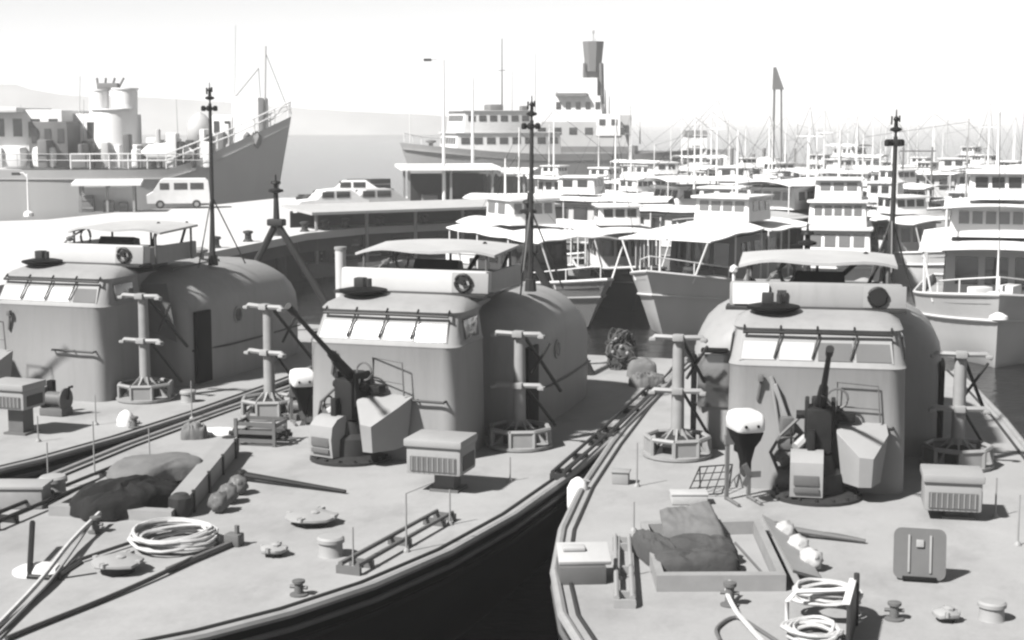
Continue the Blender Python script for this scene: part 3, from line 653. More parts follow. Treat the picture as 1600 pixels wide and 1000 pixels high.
for px, py, h, ar in ((635, 862, .85, (.3, .25, .12)), (703, 820, .55, None), (552, 890, .6, None), (797, 752, .42, None), (148, 742, .95, None), (234, 720, .6, None), (76, 765, .8, None)): stanchion(BC, d(px, py), h, ar)
winch(BC, d(658, 672), .8); winch(BC, d(470, 655), .8)
a, b = d(283, 806), d(358, 712)
m = MB(); u = (b - a).normalized(); n_ = Vector((-u.y, u.x, 0)) * .15
m.hullpts([p + n_ * s + Vector((0, 0, z)) for p in (a, b) for s in (-1, 1) for z in (.02, .34)]); hl = m.build('hatch_lid', 'roof_paint', BC.e)
for t in (.05, .35, .65, .95):
    m = MB(); m.box(a + u * ((b - a).length * t) + n_ * -1.06 + Vector((0, 0, .18)), (.07, .05, .36), rz=math.atan2(u.y, u.x)); m.build('lid_hinge', 'dark_grey', hl)
for t in (.0, 1.0):
    m = MB(); m.lathe(a + u * ((b - a).length * t), [(.17, .02), (.19, .1), (.19, .3), (.1, .36)], 10); m.build('end_cap', 'dark_grey', hl)
m = MB(); q = d(60, 893); m.lathe((q.x, q.y, D + .001), [(.34, 0), (.34, .03), (.28, .06), (0, .09)], 18); m.build('chain_pipe_cover', 'white_paint', BC.e)
m = MB(); a, b = d(88, 905), d(62, 862); m.cyl((a.x - .35, a.y - .1, D + .02), (b.x - .1, b.y, D + .42), .04, n=6); m.cyl((a.x, a.y, D + .02), (a.x + .25, a.y + .25, D + .2), .04, n=6); m.cyl((a.x - .35, a.y - .1, D + .04), (a.x + .1, a.y - .05, D + .04), .03, n=6); m.build('anchor', 'gun_metal', BC.e)
m = MB(); a, b = d(262, 896), d(366, 852); m.cyl((a.x, a.y, D + .05), (b.x, b.y, D + .05), .045, n=8); m.box((b.x, b.y, D + .09), (.24, .2, .18), bev=.03); m.cyl((b.x + .05, b.y, D + .15), (b.x + .05, b.y, D + .3), .04, n=6); m.cyl((b.x - .25, b.y - .1, D), (b.x - .25, b.y - .1, D + .2), .05, n=6); m.build('cable_stopper', 'mid_grey', BC.e)

for px, py, r, h, nm, mt in ((84, 775, .22, .34, 'pot_ventilator', 'roof_paint'), (210, 668, .12, .22, 'bollard', 'dark_grey')):
    pot(BC, d(px, py), r, h) if nm[0] == 'p' else bollard(BC, d(px, py), h)
m = MB(); q = d(30, 790); m.box((q.x, q.y, D + .16), (.9, .5, .32), bev=.03, rz=.3); fl_ = m.build('deck_locker', 'rail_grey', BC.e)
m = MB(); m.box((q.x, q.y, D + .35), (.96, .56, .05), bev=.01, rz=.3); m.build('locker_lid', 'roof_paint', fl_)
# left boat
d = BL.deck
launcher(BL, d(228, 624), 0, (4.2, 3.22))
gun(BL, d(-62, 632), 0, BL.dep(-70, 380, -1.9))
vent_box(BL, d(26, 676), 2.42, 2.92, .9)
pot(BL, d(294, 628), .17, .26); winch(BL, d(88, 648), 1.0)
for px, py, h in ((150, 664, .62), (60, 690, .5), (300, 655, .8)): stanchion(BL, d(px, py), h)
m = MB(); a = BL.dep(236, 470, 1.9); q = a; m.hullpts([(q.x - .25, q.y, q.z + .35), (q.x + .35, q.y + .1, q.z + .4), (q.x + .55, q.y + .15, q.z - .95), (q.x - .1, q.y + .05, q.z - .7), (q.x + .2, q.y + .3, q.z - .1)]); m.build('canvas_screen', 'mid_grey', BL.e)

# ---------------------------------------------------------------- loose things on the decks
outboard(at(1163, 786, D), 1.55, .25, 'white topped outboard motor standing beside the gun on the right patrol boat')
outboard(at(474, 662, D), 1.15, .3, 'white topped outboard motor behind the gun of the middle patrol boat')
P = lambda px, py, z=0: at(px, py, D) + Vector((0, 0, z))
tarp(P(1088, 896, .03), .62, .26, .30, .06, 'canvas_bundle', 'grey_canvas', 'dark canvas roll lying in the open hatch of the right patrol boat', 'canvas bundle', seed=2, fold=.28, freq=1.6)
tarp(P(1092, 880, .03), .52, .30, .36, -.1, 'canvas_bundle', 'grey_canvas', 'second dark canvas roll behind the first in the right hatch', 'canvas bundle', seed=15, fold=.25, freq=1.4)
from mathutils import noise as _nz
q4 = [P(1036, 862, .30), P(1136, 858, .28), P(1112, 826, .44), P(1030, 838, .40)]
def _f(u, v):
    p = (q4[0] * (1 - u) + q4[1] * u) * (1 - v) + (q4[3] * (1 - u) + q4[2] * u) * v
    k = max(0, .12 - v) / .12; e = max(0, u - .9) / .1
    p = p + Vector((0, -.05 * k, .035 * _nz.noise(Vector((u * 3, v * 2, 3))) + .012 * _nz.noise(Vector((u * 11, v * 5, 1))) - .14 * k * k - .10 * e * e))
    return p
m = MB(); m.slab(_f, 36, 30, .035); tag(m.build('canvas_bundle', 'tarp', ang=60), 'folded grey canvas sheet on top of the dark rolls in the right hatch', 'canvas bundle')
tarp(P(1024, 878, .03), .18, .62, .36, .32, 'canvas_bundle', 'grey_canvas', 'dark canvas flap hanging over the left edge of the right hatch', 'canvas bundle', seed=8, fold=.25, freq=1.2)
tarp(P(196, 795, .03), .62, .85, .40, -.6, 'canvas_bundle', 'dark_canvas', 'almost black canvas heap in the open hatch of the middle patrol boat', 'canvas bundle', seed=3, fold=.45, freq=2.2)
tarp(P(244, 756, .12), .55, .85, .36, -.75, 'canvas_bundle', 'tarp', 'paler grey canvas spread on the far end of the black heap', 'canvas bundle', seed=6, fold=.15, freq=1.3)
coil(P(276, 852), .62, .66, D, 12, .025, 'rope', 'large white rope coil lying on the foredeck of the middle patrol boat', 2)
coil(P(1288, 965), .42, .36, D + .18, 10, .026, 'rope', 'white rope coil draped by the fairlead plate at the right bow', 5)
coil(P(1270, 1000), .38, .42, D, 7, .026, 'rope', 'lower white rope coil under the fairlead bar at the right bow', 9)
for nm, q0, dx, dy, r, mt, lab in (('R', (1226, 846), 20, 22, .16, 'pale_canvas', 'row of three tied pale rolls beside the hatch lid on the right patrol boat'), ('C', (342, 800), 15, -14, .17, 'mid_grey', 'row of three tied grey rolls beside the long hatch lid of the middle patrol boat')):
    e = empty('fender_rolls', P(*q0)); tag(e, lab, 'fender rolls')
    for i in range(3):
        o = cloth([(P(q0[0] + dx * i, q0[1] + dy * i, r * .9) - P(*q0), (r * .92, r * 1.1, r), .3 * i, .35)], 'roll', mt, None, None, e)
for a, b, l in (((378, 752), (540, 772), 'dark tapering pole lying on the middle patrol boat in front of its gun'), ((1212, 836), (1352, 850), 'grey pole lying behind the hatch lid on the right patrol boat')):
    m = MB(); p0, p1 = P(*a, .12), P(*b, .045); m.cyl(p0, p1, .06, .03, 8); m.lathe(p0 - Vector((0, 0, .12)), [(.1, 0), (.1, .16), (.05, .2)], 10); tag(m.build('deck_pole', 'gun_metal' if a[0] < 900 else 'mid_grey'), l, 'pole')
z = Vector((0, 0, .04))
rope('mooring_rope', [P(156, 822, .2), P(110, 865, .16), P(60, 925, .12), P(-10, 990, .05)], .035, 'rope', 'thick white mooring rope running from the bollard to the lower left corner', 'rope')
rope('mooring_rope', [P(148, 825, .15), P(90, 905, .1), P(45, 950, .06), P(-15, 1010, .05)], .022, 'rail_grey', 'thin grey rope beside the thick white mooring rope', 'rope')
rope('mooring_rope', [P(216, 850, .06), P(130, 878, .05), P(110, 888, .05), P(50, 945, .05), P(-15, 1000, .05)], .026, 'dark_rope', 'dark rope from the white coil to the lower left corner', 'rope')
rope('anchor_cable', [P(300, 880, .07), P(240, 908, .05), P(160, 942, .04), P(60, 982, .04), P(10, 1003, .04)], .032, 'dark_rope', 'long straight dark cable across the foredeck of the middle patrol boat', 'cable')
rope('mooring_rope', [P(1140, 935, .22), P(1136, 945, .16), P(1150, 962, .06), P(1170, 985, .05), P(1192, 1010, .05)], .032, 'rope', 'white rope led from the small bollard at the right bow', 'rope')
rope('mooring_rope', [P(1220, 1010, .03), P(1190, 990, .03), P(1150, 968, .03), P(1120, 985, .03), P(1125, 1005, .03)], .024, 'mid_grey', 'grey rope end on the deck below the small bollard', 'rope')
rope('cable', [P(1250, 838, .03), P(1290, 836, .03), P(1345, 846, .03)], .02, 'dark_rope', 'short dark cable beside the grey pole on the right patrol boat', 'cable')
# fender between the two hulls
q = at(198, 694, 1.5); m = MB(); m.lathe((q.x, q.y, 1.62), [(.02, 0), (.15, .05), (.18, .2), (.18, .4), (.12, .52), (.03, .58)], 14); tag(m.build('fender', 'white_canvas'), 'white fender between the left and the middle patrol boats', 'fender')
q = P(903, 764, .0); m = MB(); m.lathe((q.x, q.y, 1.42), [(.02, 0), (.15, .05), (.18, .2), (.18, .5), (.12, .62), (.03, .68)], 14); fd = m.build('fender', 'white_canvas'); tag(fd, 'white fender hanging between the middle and the right patrol boats', 'fender')
m = MB(); m.cyl((q.x, q.y, 2.08), (q.x + .2, q.y + .05, 2.02), .015, n=5); m.build('lanyard', 'rope', fd)
# wire basket and pale box on the right boat, slatted crate on the middle boat
q = P(1108, 772); e = empty('wire_basket', q, .2); tag(e, 'collapsed dark wire basket on deck by the white topped outboard motor', 'basket')
m = MB()
A = [Vector(v) for v in ((-.42, -.1, .02), (.15, -.2, .05), (.48, .25, .42), (-.05, .35, .38))]
m.tube(A, .016, 5, closed=True)
for t in (.25, .5, .75): m.cyl(A[0].lerp(A[1], t), A[3].lerp(A[2], t), .01, n=5); m.cyl(A[0].lerp(A[3], t), A[1].lerp(A[2], t), .01, n=5)
m.cyl(A[2], (.45, .3, 0), .014, n=5); m.cyl(A[3], (-.02, .4, 0), .014, n=5); m.build('basket_frame', 'dark_grey', e)
q = P(1076, 786); m = MB(); m.box((q.x, q.y, D + .085), (.58, .32, .16), bev=.03); m.box((q.x, q.y, D + .175), (.6, .34, .03), bev=.01); tag(m.build('storage_box', 'pale_canvas'), 'low pale box lying on deck in front of the wire basket', 'box')
q = P(408, 692); e = empty('slatted_crate', q, -.2); tag(e, 'dark slatted crate of pipes left of the gun on the middle patrol boat', 'crate')
m = MB()
for k in range(3): m.box((0, -.3, .1 + .16 * k), (.8, .03, .07)); m.box((0, .3, .1 + .16 * k), (.8, .03, .07))
for sx in (-1, 1):
    for sy in (-1, 1): m.box((sx * .38, sy * .31, .26), (.06, .05, .52))
    m.box((sx * .41, 0, .2), (.03, .6, .07)); m.box((sx * .41, 0, .4), (.03, .6, .07))
m.build('crate_frame', 'mid_grey', e)
m = MB()
for k in range(5): m.cyl((-.6, -.2 + .1 * k, .12 + .08 * (k % 2)), (.55, -.2 + .1 * k, .15 + .08 * (k % 2)), .045, n=7)
m.build('pipe_bundle', 'dark_grey', e)
# gear on the aft deck of the middle boat
m = MB(); rr = random.Random(21); c = P(972, 576)
m.blob((c.x, c.y, D + .36), (.36, .3, .42), 2, .3, 2)
for k in range(70):                         # tangled net lines
    h = rr.uniform(.06, .95); w = .46 * (1 - (h / 1.15) ** 2) ** .5; cx, cy = c.x + rr.uniform(-.5, .5) * w, c.y + rr.uniform(-.5, .5) * w; ra, rb = rr.uniform(.08, .24), rr.uniform(.08, .26); ph = rr.uniform(0, 6); tl = rr.uniform(-1, 1)
    m.tube([(cx + ra * cos(t), cy + ra * .8 * sin(t + ph), D + max(.03, h + rb * .7 * sin(t * (1 + (k % 2)) + tl) - .05)) for t in [2 * pi * j / 12 for j in range(12)]], rr.uniform(.014, .03), 5, closed=True)
nh = tag(m.build('net_heap', 'net'), 'tall mottled heap of nets on the stern of the middle patrol boat', 'net heap')
for k in range(7):
    m = MB(); m.blob((c.x + rr.uniform(-.32, .32), c.y - rr.uniform(.1, .34), D + rr.uniform(.15, .85)), (.06, .06, .06), 1, 0); m.build('net_float', 'rail_grey', nh)
tarp(P(1003, 588), .36, .28, .40, .0, 'canvas_bundle', 'tarp', 'rounded grey canvas covered bundle beside the net heap', 'canvas bundle', seed=7, fold=.15, freq=1.2, iso=.6)
tarp(P(1010, 602), .42, .3, .26, .4, 'canvas_bundle', 'tarp', 'low canvas heap in front of the rounded grey bundle', 'canvas bundle', seed=11, fold=.5, iso=.8)
tarp(P(335, 676), .42, .3, .07, .2, 'canvas_bundle', 'white_canvas', 'flat white cloth lying by the left edge of the middle patrol boat', 'cloth', seed=12, fold=.4)
tarp(P(304, 684), .25, .22, .3, .2, 'canvas_bundle', 'tarp', 'small grey covered lump beside the flat white cloth', 'canvas bundle', seed=13, fold=.4)
# ---------------------------------------------------------------- the harbour behind: ships, boats, lamp posts, cars
mat('sail', .75, .8, .06, 1)
def vessel_hull(m, L, Bm, H0, H1, zs, wl=.6, bow=.42, rake=.9, stern=.8, n=22, flare=1.0, sh=.65, she=1.6, tp=1.3):
    """closed rings around the plan; bow at -L/2"""
    def half(t): return Bm / 2 * ((1 - (1 - min(t / bow, 1)) ** 2.3) if t < bow else 1 - (1 - stern) * ((t - bow) / (1 - bow)) ** 2)
    def H(t): return H1 + (H0 - H1) * max(0, 1 - t / sh) ** she
    rings = []
    for f in zs:                            # 1 = deck edge .. 0 = water .. <0 below
        ring = []
        ts = [(i / n) ** tp for i in range(n + 1)]
        for sx, TT in ((1, ts[::-1]), (-1, ts[1:])):
            for t in TT:
                w = half(t); k = max(0, 1 - t / bow)
                ww = w * (1 - (1 - f) * ((1 - wl) * k + .08) * flare)
                ring.append(Vector((sx * max(ww, 0), -L / 2 + L * t + (1 - f) * rake * k ** 1.5, H(t) * f if f >= 0 else f)))
        rings.append(ring)
    return rings, half, H

def ring_deck(m, ring, dz=0.0):
    n = (len(ring) + 1) // 2; N = len(ring)
    m.strip([[ring[i] + Vector((0, 0, dz)), ring[N - 1 - i] + Vector((0, 0, dz))] for i in range(n - 1)])
def boat(name, label, cat, P, h, L, Bm, H0, H1, hullm, group=None, strake=True):
    e = empty(name, (P.x, P.y, 0), h); tag(e, label, cat, group)
    m = MB(); rings, half, H = vessel_hull(m, L, Bm, H0, H1, (1.0, .72, .4, .08, -.5), wl=.42, rake=1.5); m.loft(rings, cap=False); m.b.faces.new([m.b.verts.new(p) for p in (rings[0][0], rings[0][-1], rings[-1][-1], rings[-1][0])]); hu = m.build('hull', hullm, e, ang=40)
    m = MB(); dk, _, _ = vessel_hull(m, L - .3, Bm - .25, H0 - .28, H1 - .28, (1.0,)); ring_deck(m, dk[0]); m.build('deck', 'deck_paint', e)
    up = [p + Vector((0, 0, .02)) for p in rings[0]]; m = MB(); m.tube(up, .06, 6, closed=True); m.build('gunwale_rail', {'white_paint': 'white_paint', 'hull_mid': 'hull_pale'}.get(hullm, 'hull_pale'), e)
    if strake:
        m = MB(); m.tube([p * 1.0 for p in vessel_hull(None, L + .06, Bm + .06, H0, H1, (.66,), wl=.42, rake=1.5)[0][0]], .05, 6); m.build('strake', hullm, hu)
    e['_L'] = L; e['_H'] = H1; e['_H0'] = H0; e['_B'] = Bm
    return e
def cabin(e, y0, y1, hw, z0, z1, mt, nwin=3, side=3, rk=.12, wm='glass_dark', name='cabin', wh=.42, roof=True, roofm=None):
    m = MB(); m.loft([rrect(hx, a, b, .12, z, 2) for z, hx, a, b in ((z0, hw, y0, y1), (z1, hw * .95, y0 + rk, y1 - rk * .3))]); c = m.build(name, mt, e)
    if roof:
        m = MB(); m.loft([rrect(hw * .95 + .14, y0 + rk - .3, y1 + .12, .15, z, 2) for z in (z1 + .003, z1 + .09)]); m.build('roof', roofm or mt, c)
    h = z1 - z0; zc = z0 + h * .66; wz = h * wh
    for i in range(nwin):
        w = 2 * hw * .86 / nwin; x = (-hw * .86 + w * (i + .5)); m = MB()
        m.box((x * .97, y0 + rk * .66 - .0, zc), (w * .74, .06, wz), rx=-math.atan2(rk, h)); m.build('window', wm, c)
    for sx in (-1, 1):
        for i in range(side):
            w = (y1 - y0 - .5) / side; y = y0 + .35 + w * (i + .5); m = MB()
            m.box((sx * hw * .967, y, zc), (.06, w * .66, wz), ry=sx * -math.atan2(hw * .05, h)); m.build('window', wm, c)
    return c
def awning(e, y0, y1, hw, z, mt='white_canvas', sag=.12, camber=.22, posts=3, t=.05, scallop=0, z0=None, droop=0):
    def f(u, v):
        return ((2 * u - 1) * hw, y0 + (y1 - y0) * v, z + camber * (1 - (2 * u - 1) ** 2) - sag * sin(pi * ((v * max(posts - 1, 1)) % 1.0001)) * .5 - droop * (1 - v) ** 3 * (1 - (2 * u - 1) ** 2 * .6) + scallop * sin(u * 19) * (1 - v))
    m = MB(); m.slab(f, 12, 3 * max(posts, 2), t); a = m.build('awning', mt, e, ang=70)
    for i in range(posts):
        v = i / max(1, posts - 1)
        for u in (.03, .97):
            p = f(u, min(.99, max(.01, v))); m = MB(); tt = (p[1] + e['_L'] / 2) / e['_L']; hh = e['_B'] / 2 * (1 - (1 - min(max(tt, 0) / .42, 1)) ** 2.3) - .12; xb = max(-hh, min(hh, p[0])); zb = z0 or (e['_H'] + (e['_H0'] - e['_H']) * max(0, 1 - tt / .65) ** 1.6 - .25); m.cyl((xb, p[1], zb), (p[0], p[1], p[2] - t), .035, n=6); m.build('awning_post', 'white_paint', a)
    return a
def mast(e, y, z0, z1, mt='ship_light', r=.06, yard=None, boom=None, x=0, name='mast'):  # default mast colour is pale so masts fade as haze would
    m = MB(); m.cyl((x, y, z0), (x, y, z1), r, r * .5, 7)
    if yard: m.cyl((x - yard[1], y, yard[0]), (x + yard[1], y, yard[0]), r * .5, n=6)
    if boom: m.cyl((x, y, boom[0]), (x + boom[3] if len(boom) > 3 else x, y + boom[1], boom[2]), r * .7, r * .4, 6)
    return m.build(name, mt, e)
def stays(e, pairs, r=.012):
    m = MB()
    for a, b in pairs: m.cyl(a, b, r, n=4)
    return m.build('rigging', 'dark_grey', e)
def rails(e, pts, h, r=.025, name='railing', mt='white_paint', n=1):
    m = MB(); P = [Vector(p) for p in pts]
    for k in range(n): m.tube([p + Vector((0, 0, h * (1 - k * .45))) for p in P], r, 5)
    for a, b in zip(P, P[1:]):
        N = max(1, int((b - a).length / 1.3))
        for i in range(N + 1): q = a.lerp(b, i / N); m.cyl(q, q + Vector((0, 0, h)), r, n=5)
    return m.build(name, mt, e)
def tyres(e, spots):
    for p in spots:
        m = MB(); m.tube([(p[0], p[1] + .22 * cos(a), p[2] + .22 * sin(a)) for a in [2 * pi * k / 12 for k in range(12)]], .08, 6, closed=True); m.build('tyre_fender', 'rubber', e)
G_NEAR = 'fishing launches moored behind the patrol boats'

# --- A: dark-hulled launch, bow to the right, big white awning
P = at(905, 505, 0); P = P + Vector((-2.0, 4.5, 0))
A_ = boat('fishing_launch', 'dark hulled launch under a wide white awning right behind the middle patrol boat', 'boat', at(937, 520, 0) + Vector((-2.3, 4.8, 0)), R(26), 11.5, 3.9, 2.05, 1.45, 'hull_mid', G_NEAR)
cabin(A_, -.5, 3.4, 1.25, 1.3, 3.25, 'hull_dark', 3, 3, name='cabin'); awning(A_, -4.0, 4.8, 1.95, 3.45, posts=4, droop=.1, scallop=.03)  # cabin coloured dark to paint in the shade under the awning
cabin(A_, .3, 2.7, 1.1, 3.75, 4.75, 'white_paint', 4, 2, wm='glass_grey', name='upper_cabin')
mast(A_, 3.0, 4.6, 6.4)
rails(A_, [(-1.5, -2.5, 1.5), (-.9, -4.2, 1.75), (0, -5.3, 1.95)], .6)
# --- B: pale bow in the middle of the picture
B_ = boat('fishing_launch', 'grey launch with raked bow, striped side curtains and white awning, centre of the moored launches', 'boat', at(1012, 535, 0) + Vector((3.0, 4.9, 0)), R(-31), 12, 4.7, 2.6, 1.75, 'hull_pale', G_NEAR)
rails(B_, [(-1.7, -2.5, 2.0), (-1.1, -4.3, 2.3), (0, -5.8, 2.6), (1.1, -4.3, 2.3), (1.7, -2.5, 2.0)], .55)
cabin(B_, -1.2, 3.2, 1.45, 1.6, 3.5, 'hull_mid', 3, 3, wh=.5); awning(B_, -4.6, .6, 1.85, 3.85, posts=3, droop=.45, camber=.3); awning(B_, .9, 5.4, 2.0, 3.75, posts=3)
m = MB()
for k in range(6): m.box((-1.72 + .02 * (k % 2), -3.3 + k * .36, 3.05), (.03, .26, 1.25), bev=.01)
m.build('side_curtain', 'hull_pale', B_)
cabin(B_, .6, 3.0, 1.2, 4.05, 4.95, 'white_paint', 4, 3, wm='glass_grey', name='upper_cabin')
mast(B_, -4.9, 2.2, 4.5, 'white_paint', .05); mast(B_, 2.2, 4.9, 7.6)
m = MB(); m.lathe((1.0, -2.2, 1.95), [(.55, 0), (.6, .12), (.4, .22), (0, .26)], 14); m.build('hatch_cap', 'white_canvas', B_)
# --- C: long low passenger launch to the right of it
C_ = boat('passenger_launch', 'long launch with square saloon windows and white awning beside the grey launch', 'boat', at(1200, 470, 0) + Vector((1.2, 5.5, 0)), R(-38), 15, 4.3, 2.1, 1.6, 'hull_pale', G_NEAR)
cabin(C_, -4.0, 5.5, 1.6, 1.5, 3.35, 'hull_dark', 3, 6, wh=.5); awning(C_, -6.0, 6.0, 2.05, 3.55, posts=5, mt='pale_canvas', droop=.1)  # dark cabin colour stands for shade below the awning
cabin(C_, -.5, 2.6, 1.25, 3.8, 4.75, 'white_paint', 4, 3, wm='glass_grey', name='upper_cabin'); awning(C_, -1.6, 3.8, 1.6, 4.98, posts=2, z0=3.7)
mast(C_, 3.2, 4.7, 7.2)
# --- D: big bow at the right edge
D_ = boat('fishing_launch', 'large pale launch with sharp bow and white anchor cap, at the right edge', 'boat', at(1545, 585, 0) + Vector((2.0, 6.2, 0)), R(-16), 13.5, 5.4, 2.55, 1.85, 'hull_pale', G_NEAR)
cabin(D_, -2.6, 3.8, 1.75, 1.7, 3.55, 'hull_pale', 3, 4, wh=.5); awning(D_, -4.0, 5.2, 2.55, 3.75, posts=4, droop=.15)
cabin(D_, -1.6, 2.8, 1.6, 4.0, 5.0, 'white_paint', 6, 4, wm='glass_grey', name='upper_cabin'); awning(D_, -2.2, 3.4, 1.8, 5.05, posts=2, z0=4.0, camber=.1)
cabin(D_, -.6, 1.8, 1.0, 5.25, 6.15, 'white_paint', 3, 2, name='top_cabin', wh=.4); mast(D_, -4.4, 2.1, 4.1, 'white_paint', .06); mast(D_, 1.4, 6.2, 8.5)
m = MB(); m.lathe((0, -6.86, 1.82), [(.05, -.1), (.30, 0), (.28, .1), (.1, .2), (0, .22)], 14, (1, .8)); m.build('anchor_cap', 'white_paint', D_)
m = MB(); m.lathe((0, -5.2, 2.35), [(.5, 0), (.5, .06), (.3, .14), (0, .16)], 14); m.build('hatch_cap', 'white_canvas', D_)
rails(D_, [(-1.9, -3.2, 2.0), (-1.2, -4.9, 2.25), (0, -6.4, 2.5), (1.2, -4.9, 2.25), (1.9, -3.2, 2.0)], .6)
# --- E: white cabin cruiser
E_ = boat('cabin_cruiser', 'all white cabin cruiser with three tiers of windows behind the right patrol boat', 'boat', at(1325, 470, 0) + Vector((.5, 5, 0)), R(-12), 11, 4.2, 2.2, 1.7, 'white_paint', G_NEAR)
cabin(E_, -3.4, 3.2, 1.55, 1.6, 3.0, 'white_paint', 4, 4, rk=.5, wm='glass_grey'); cabin(E_, -2.0, 2.4, 1.35, 3.1, 4.2, 'white_paint', 5, 3, rk=.35, wm='glass_grey', name='upper_cabin'); cabin(E_, -.9, 1.6, 1.1, 4.3, 5.2, 'white_paint', 3, 2, rk=.3, wm='glass_grey', name='top_cabin'); mast(E_, 1.2, 5.2, 7.5)

# --- kinds that are repeated further back
def clutter(e, z, n=7, seed=4):              # gear standing about the deck and on the roofs
    rr = random.Random(seed)
    for i in range(n):
        y = rr.choice([rr.uniform(-4.2, -1.6), rr.uniform(3.6, 4.8)]); x = rr.uniform(-1.1, 1.1); s = rr.uniform(.25, .5); m = MB()
        if i % 3 == 0: m.cyl((x, y, z - .3), (x, y, z + .6), s * .6, n=10)
        else: m.box((x, y, z - .1 + s * .5), (s * 1.6, s, s + .4), rz=rr.uniform(0, 2), bev=.04)
        m.build('deck_gear', rr.choice(['dark_grey', 'mid_grey', 'white_paint', 'wood']), e)
def kind_awning(hullm='white_paint'):
    e = boat('fishing_boat', 'x', 'boat', Vector((0, 0, 0)), 0, 11, 3.8, 2.1, 1.5, hullm)
    cabin(e, -.8, 2.6, 1.2, 1.4, 3.1, 'white_paint', 3, 3); awning(e, -3.6, 4.6, 1.85, 3.3, posts=4)
    cabin(e, 0, 2, 1.0, 3.55, 4.4, 'white_paint', 3, 2, name='upper_cabin'); mast(e, 1.6, 4.4, 8.5); stays(e, [((0, 1.6, 8.3), (0, -5.2, 2.1)), ((0, 1.6, 8.3), (0, 5.3, 1.6)), ((0, 1.6, 7.0), (1.7, 1.9, 1.6)), ((0, 1.6, 7.0), (-1.7, 1.9, 1.6))]); clutter(e, 1.5); return e
def kind_cruiser():
    e = boat('cabin_cruiser', 'x', 'boat', Vector((0, 0, 0)), 0, 12, 4.2, 2.2, 1.6, 'white_paint')
    cabin(e, -3.0, 3.6, 1.6, 1.5, 3.0, 'white_paint', 4, 5, rk=.4); cabin(e, -1.6, 2.4, 1.35, 3.1, 4.2, 'white_paint', 4, 4, rk=.3, name='upper_cabin'); awning(e, -2.4, 3.6, 1.6, 4.6, posts=3, z0=3.1)
    mast(e, 2.2, 4.3, 9.5, yard=(7.5, .8)); stays(e, [((0, 2.2, 9.2), (0, -5.8, 2.2)), ((0, 2.2, 9.2), (0, 5.8, 1.7))]); clutter(e, 1.6); return e
def kind_trawler():
    e = boat('trawler', 'x', 'trawler', Vector((0, 0, 0)), 0, 14, 4.6, 3.0, 1.7, 'hull_dark')
    cabin(e, 2.0, 5.2, 1.5, 1.6, 3.7, 'white_paint', 4, 3); cabin(e, 2.5, 4.4, 1.2, 3.8, 4.9, 'white_paint', 4, 2, name='wheelhouse')
    mast(e, -1.6, 1.6, 9.0, 'ship_grey', .09, yard=(6.2, .9), boom=(2.6, 3.2, 6.0)); mast(e, 5.0, 4.0, 8.0); rails(e, [(-1.8, -3.0, 1.9), (-1.0, -5.0, 2.4), (0, -6.6, 2.9)], .7); stays(e, [((0, -1.6, 8.8), (0, -6.8, 3.0)), ((0, -1.6, 8.8), (0, 5, 7.8)), ((0, -1.6, 8), (2, -.8, 1.9)), ((0, -1.6, 8), (-2, -.8, 1.9))]); clutter(e, 1.7, 10); return e
def kind_saloon():
    e = boat('passenger_launch', 'x', 'boat', Vector((0, 0, 0)), 0, 15, 4.2, 2.0, 1.5, 'hull_mid')
    cabin(e, -4.2, 5.0, 1.6, 1.4, 3.2, 'hull_pale', 3, 7, wh=.5, roofm='white_canvas'); awning(e, -6, 6.4, 1.95, 3.5, posts=5); cabin(e, -1.5, .8, 1.1, 3.75, 4.7, 'white_paint', 3, 2, name='wheelhouse'); mast(e, 1.4, 4.6, 8.8); stays(e, [((0, 1.4, 8.6), (0, -7.3, 2.0)), ((0, 1.4, 8.6), (0, 7.3, 1.6))]); clutter(e, 1.5); return e
def kind_yacht():
    e = boat('sailing_boat', 'x', 'sailing boat', Vector((0, 0, 0)), 0, 9.5, 2.9, 1.4, 1.0, 'white_paint')
    cabin(e, -1.5, 2.2, .9, .95, 1.75, 'white_paint', 2, 3); mast(e, -.8, 1.0, 12.5, 'ship_light', .06, boom=(2.3, 3.8, 2.4)); m = MB(); m.tube([(0, -.6, 2.45), (0, 1.2, 2.5), (0, 2.9, 2.45)], .14, 8); m.build('furled_sail', 'white_canvas', e); return e
KD = {'a': kind_awning(), 'b': kind_awning('hull_black'), 'c': kind_cruiser(), 't': kind_trawler(), 's': kind_saloon(), 'y': kind_yacht()}
kids = {}
for c in bpy.data.objects:
    if c.parent: kids.setdefault(c.parent.name, []).append(c)
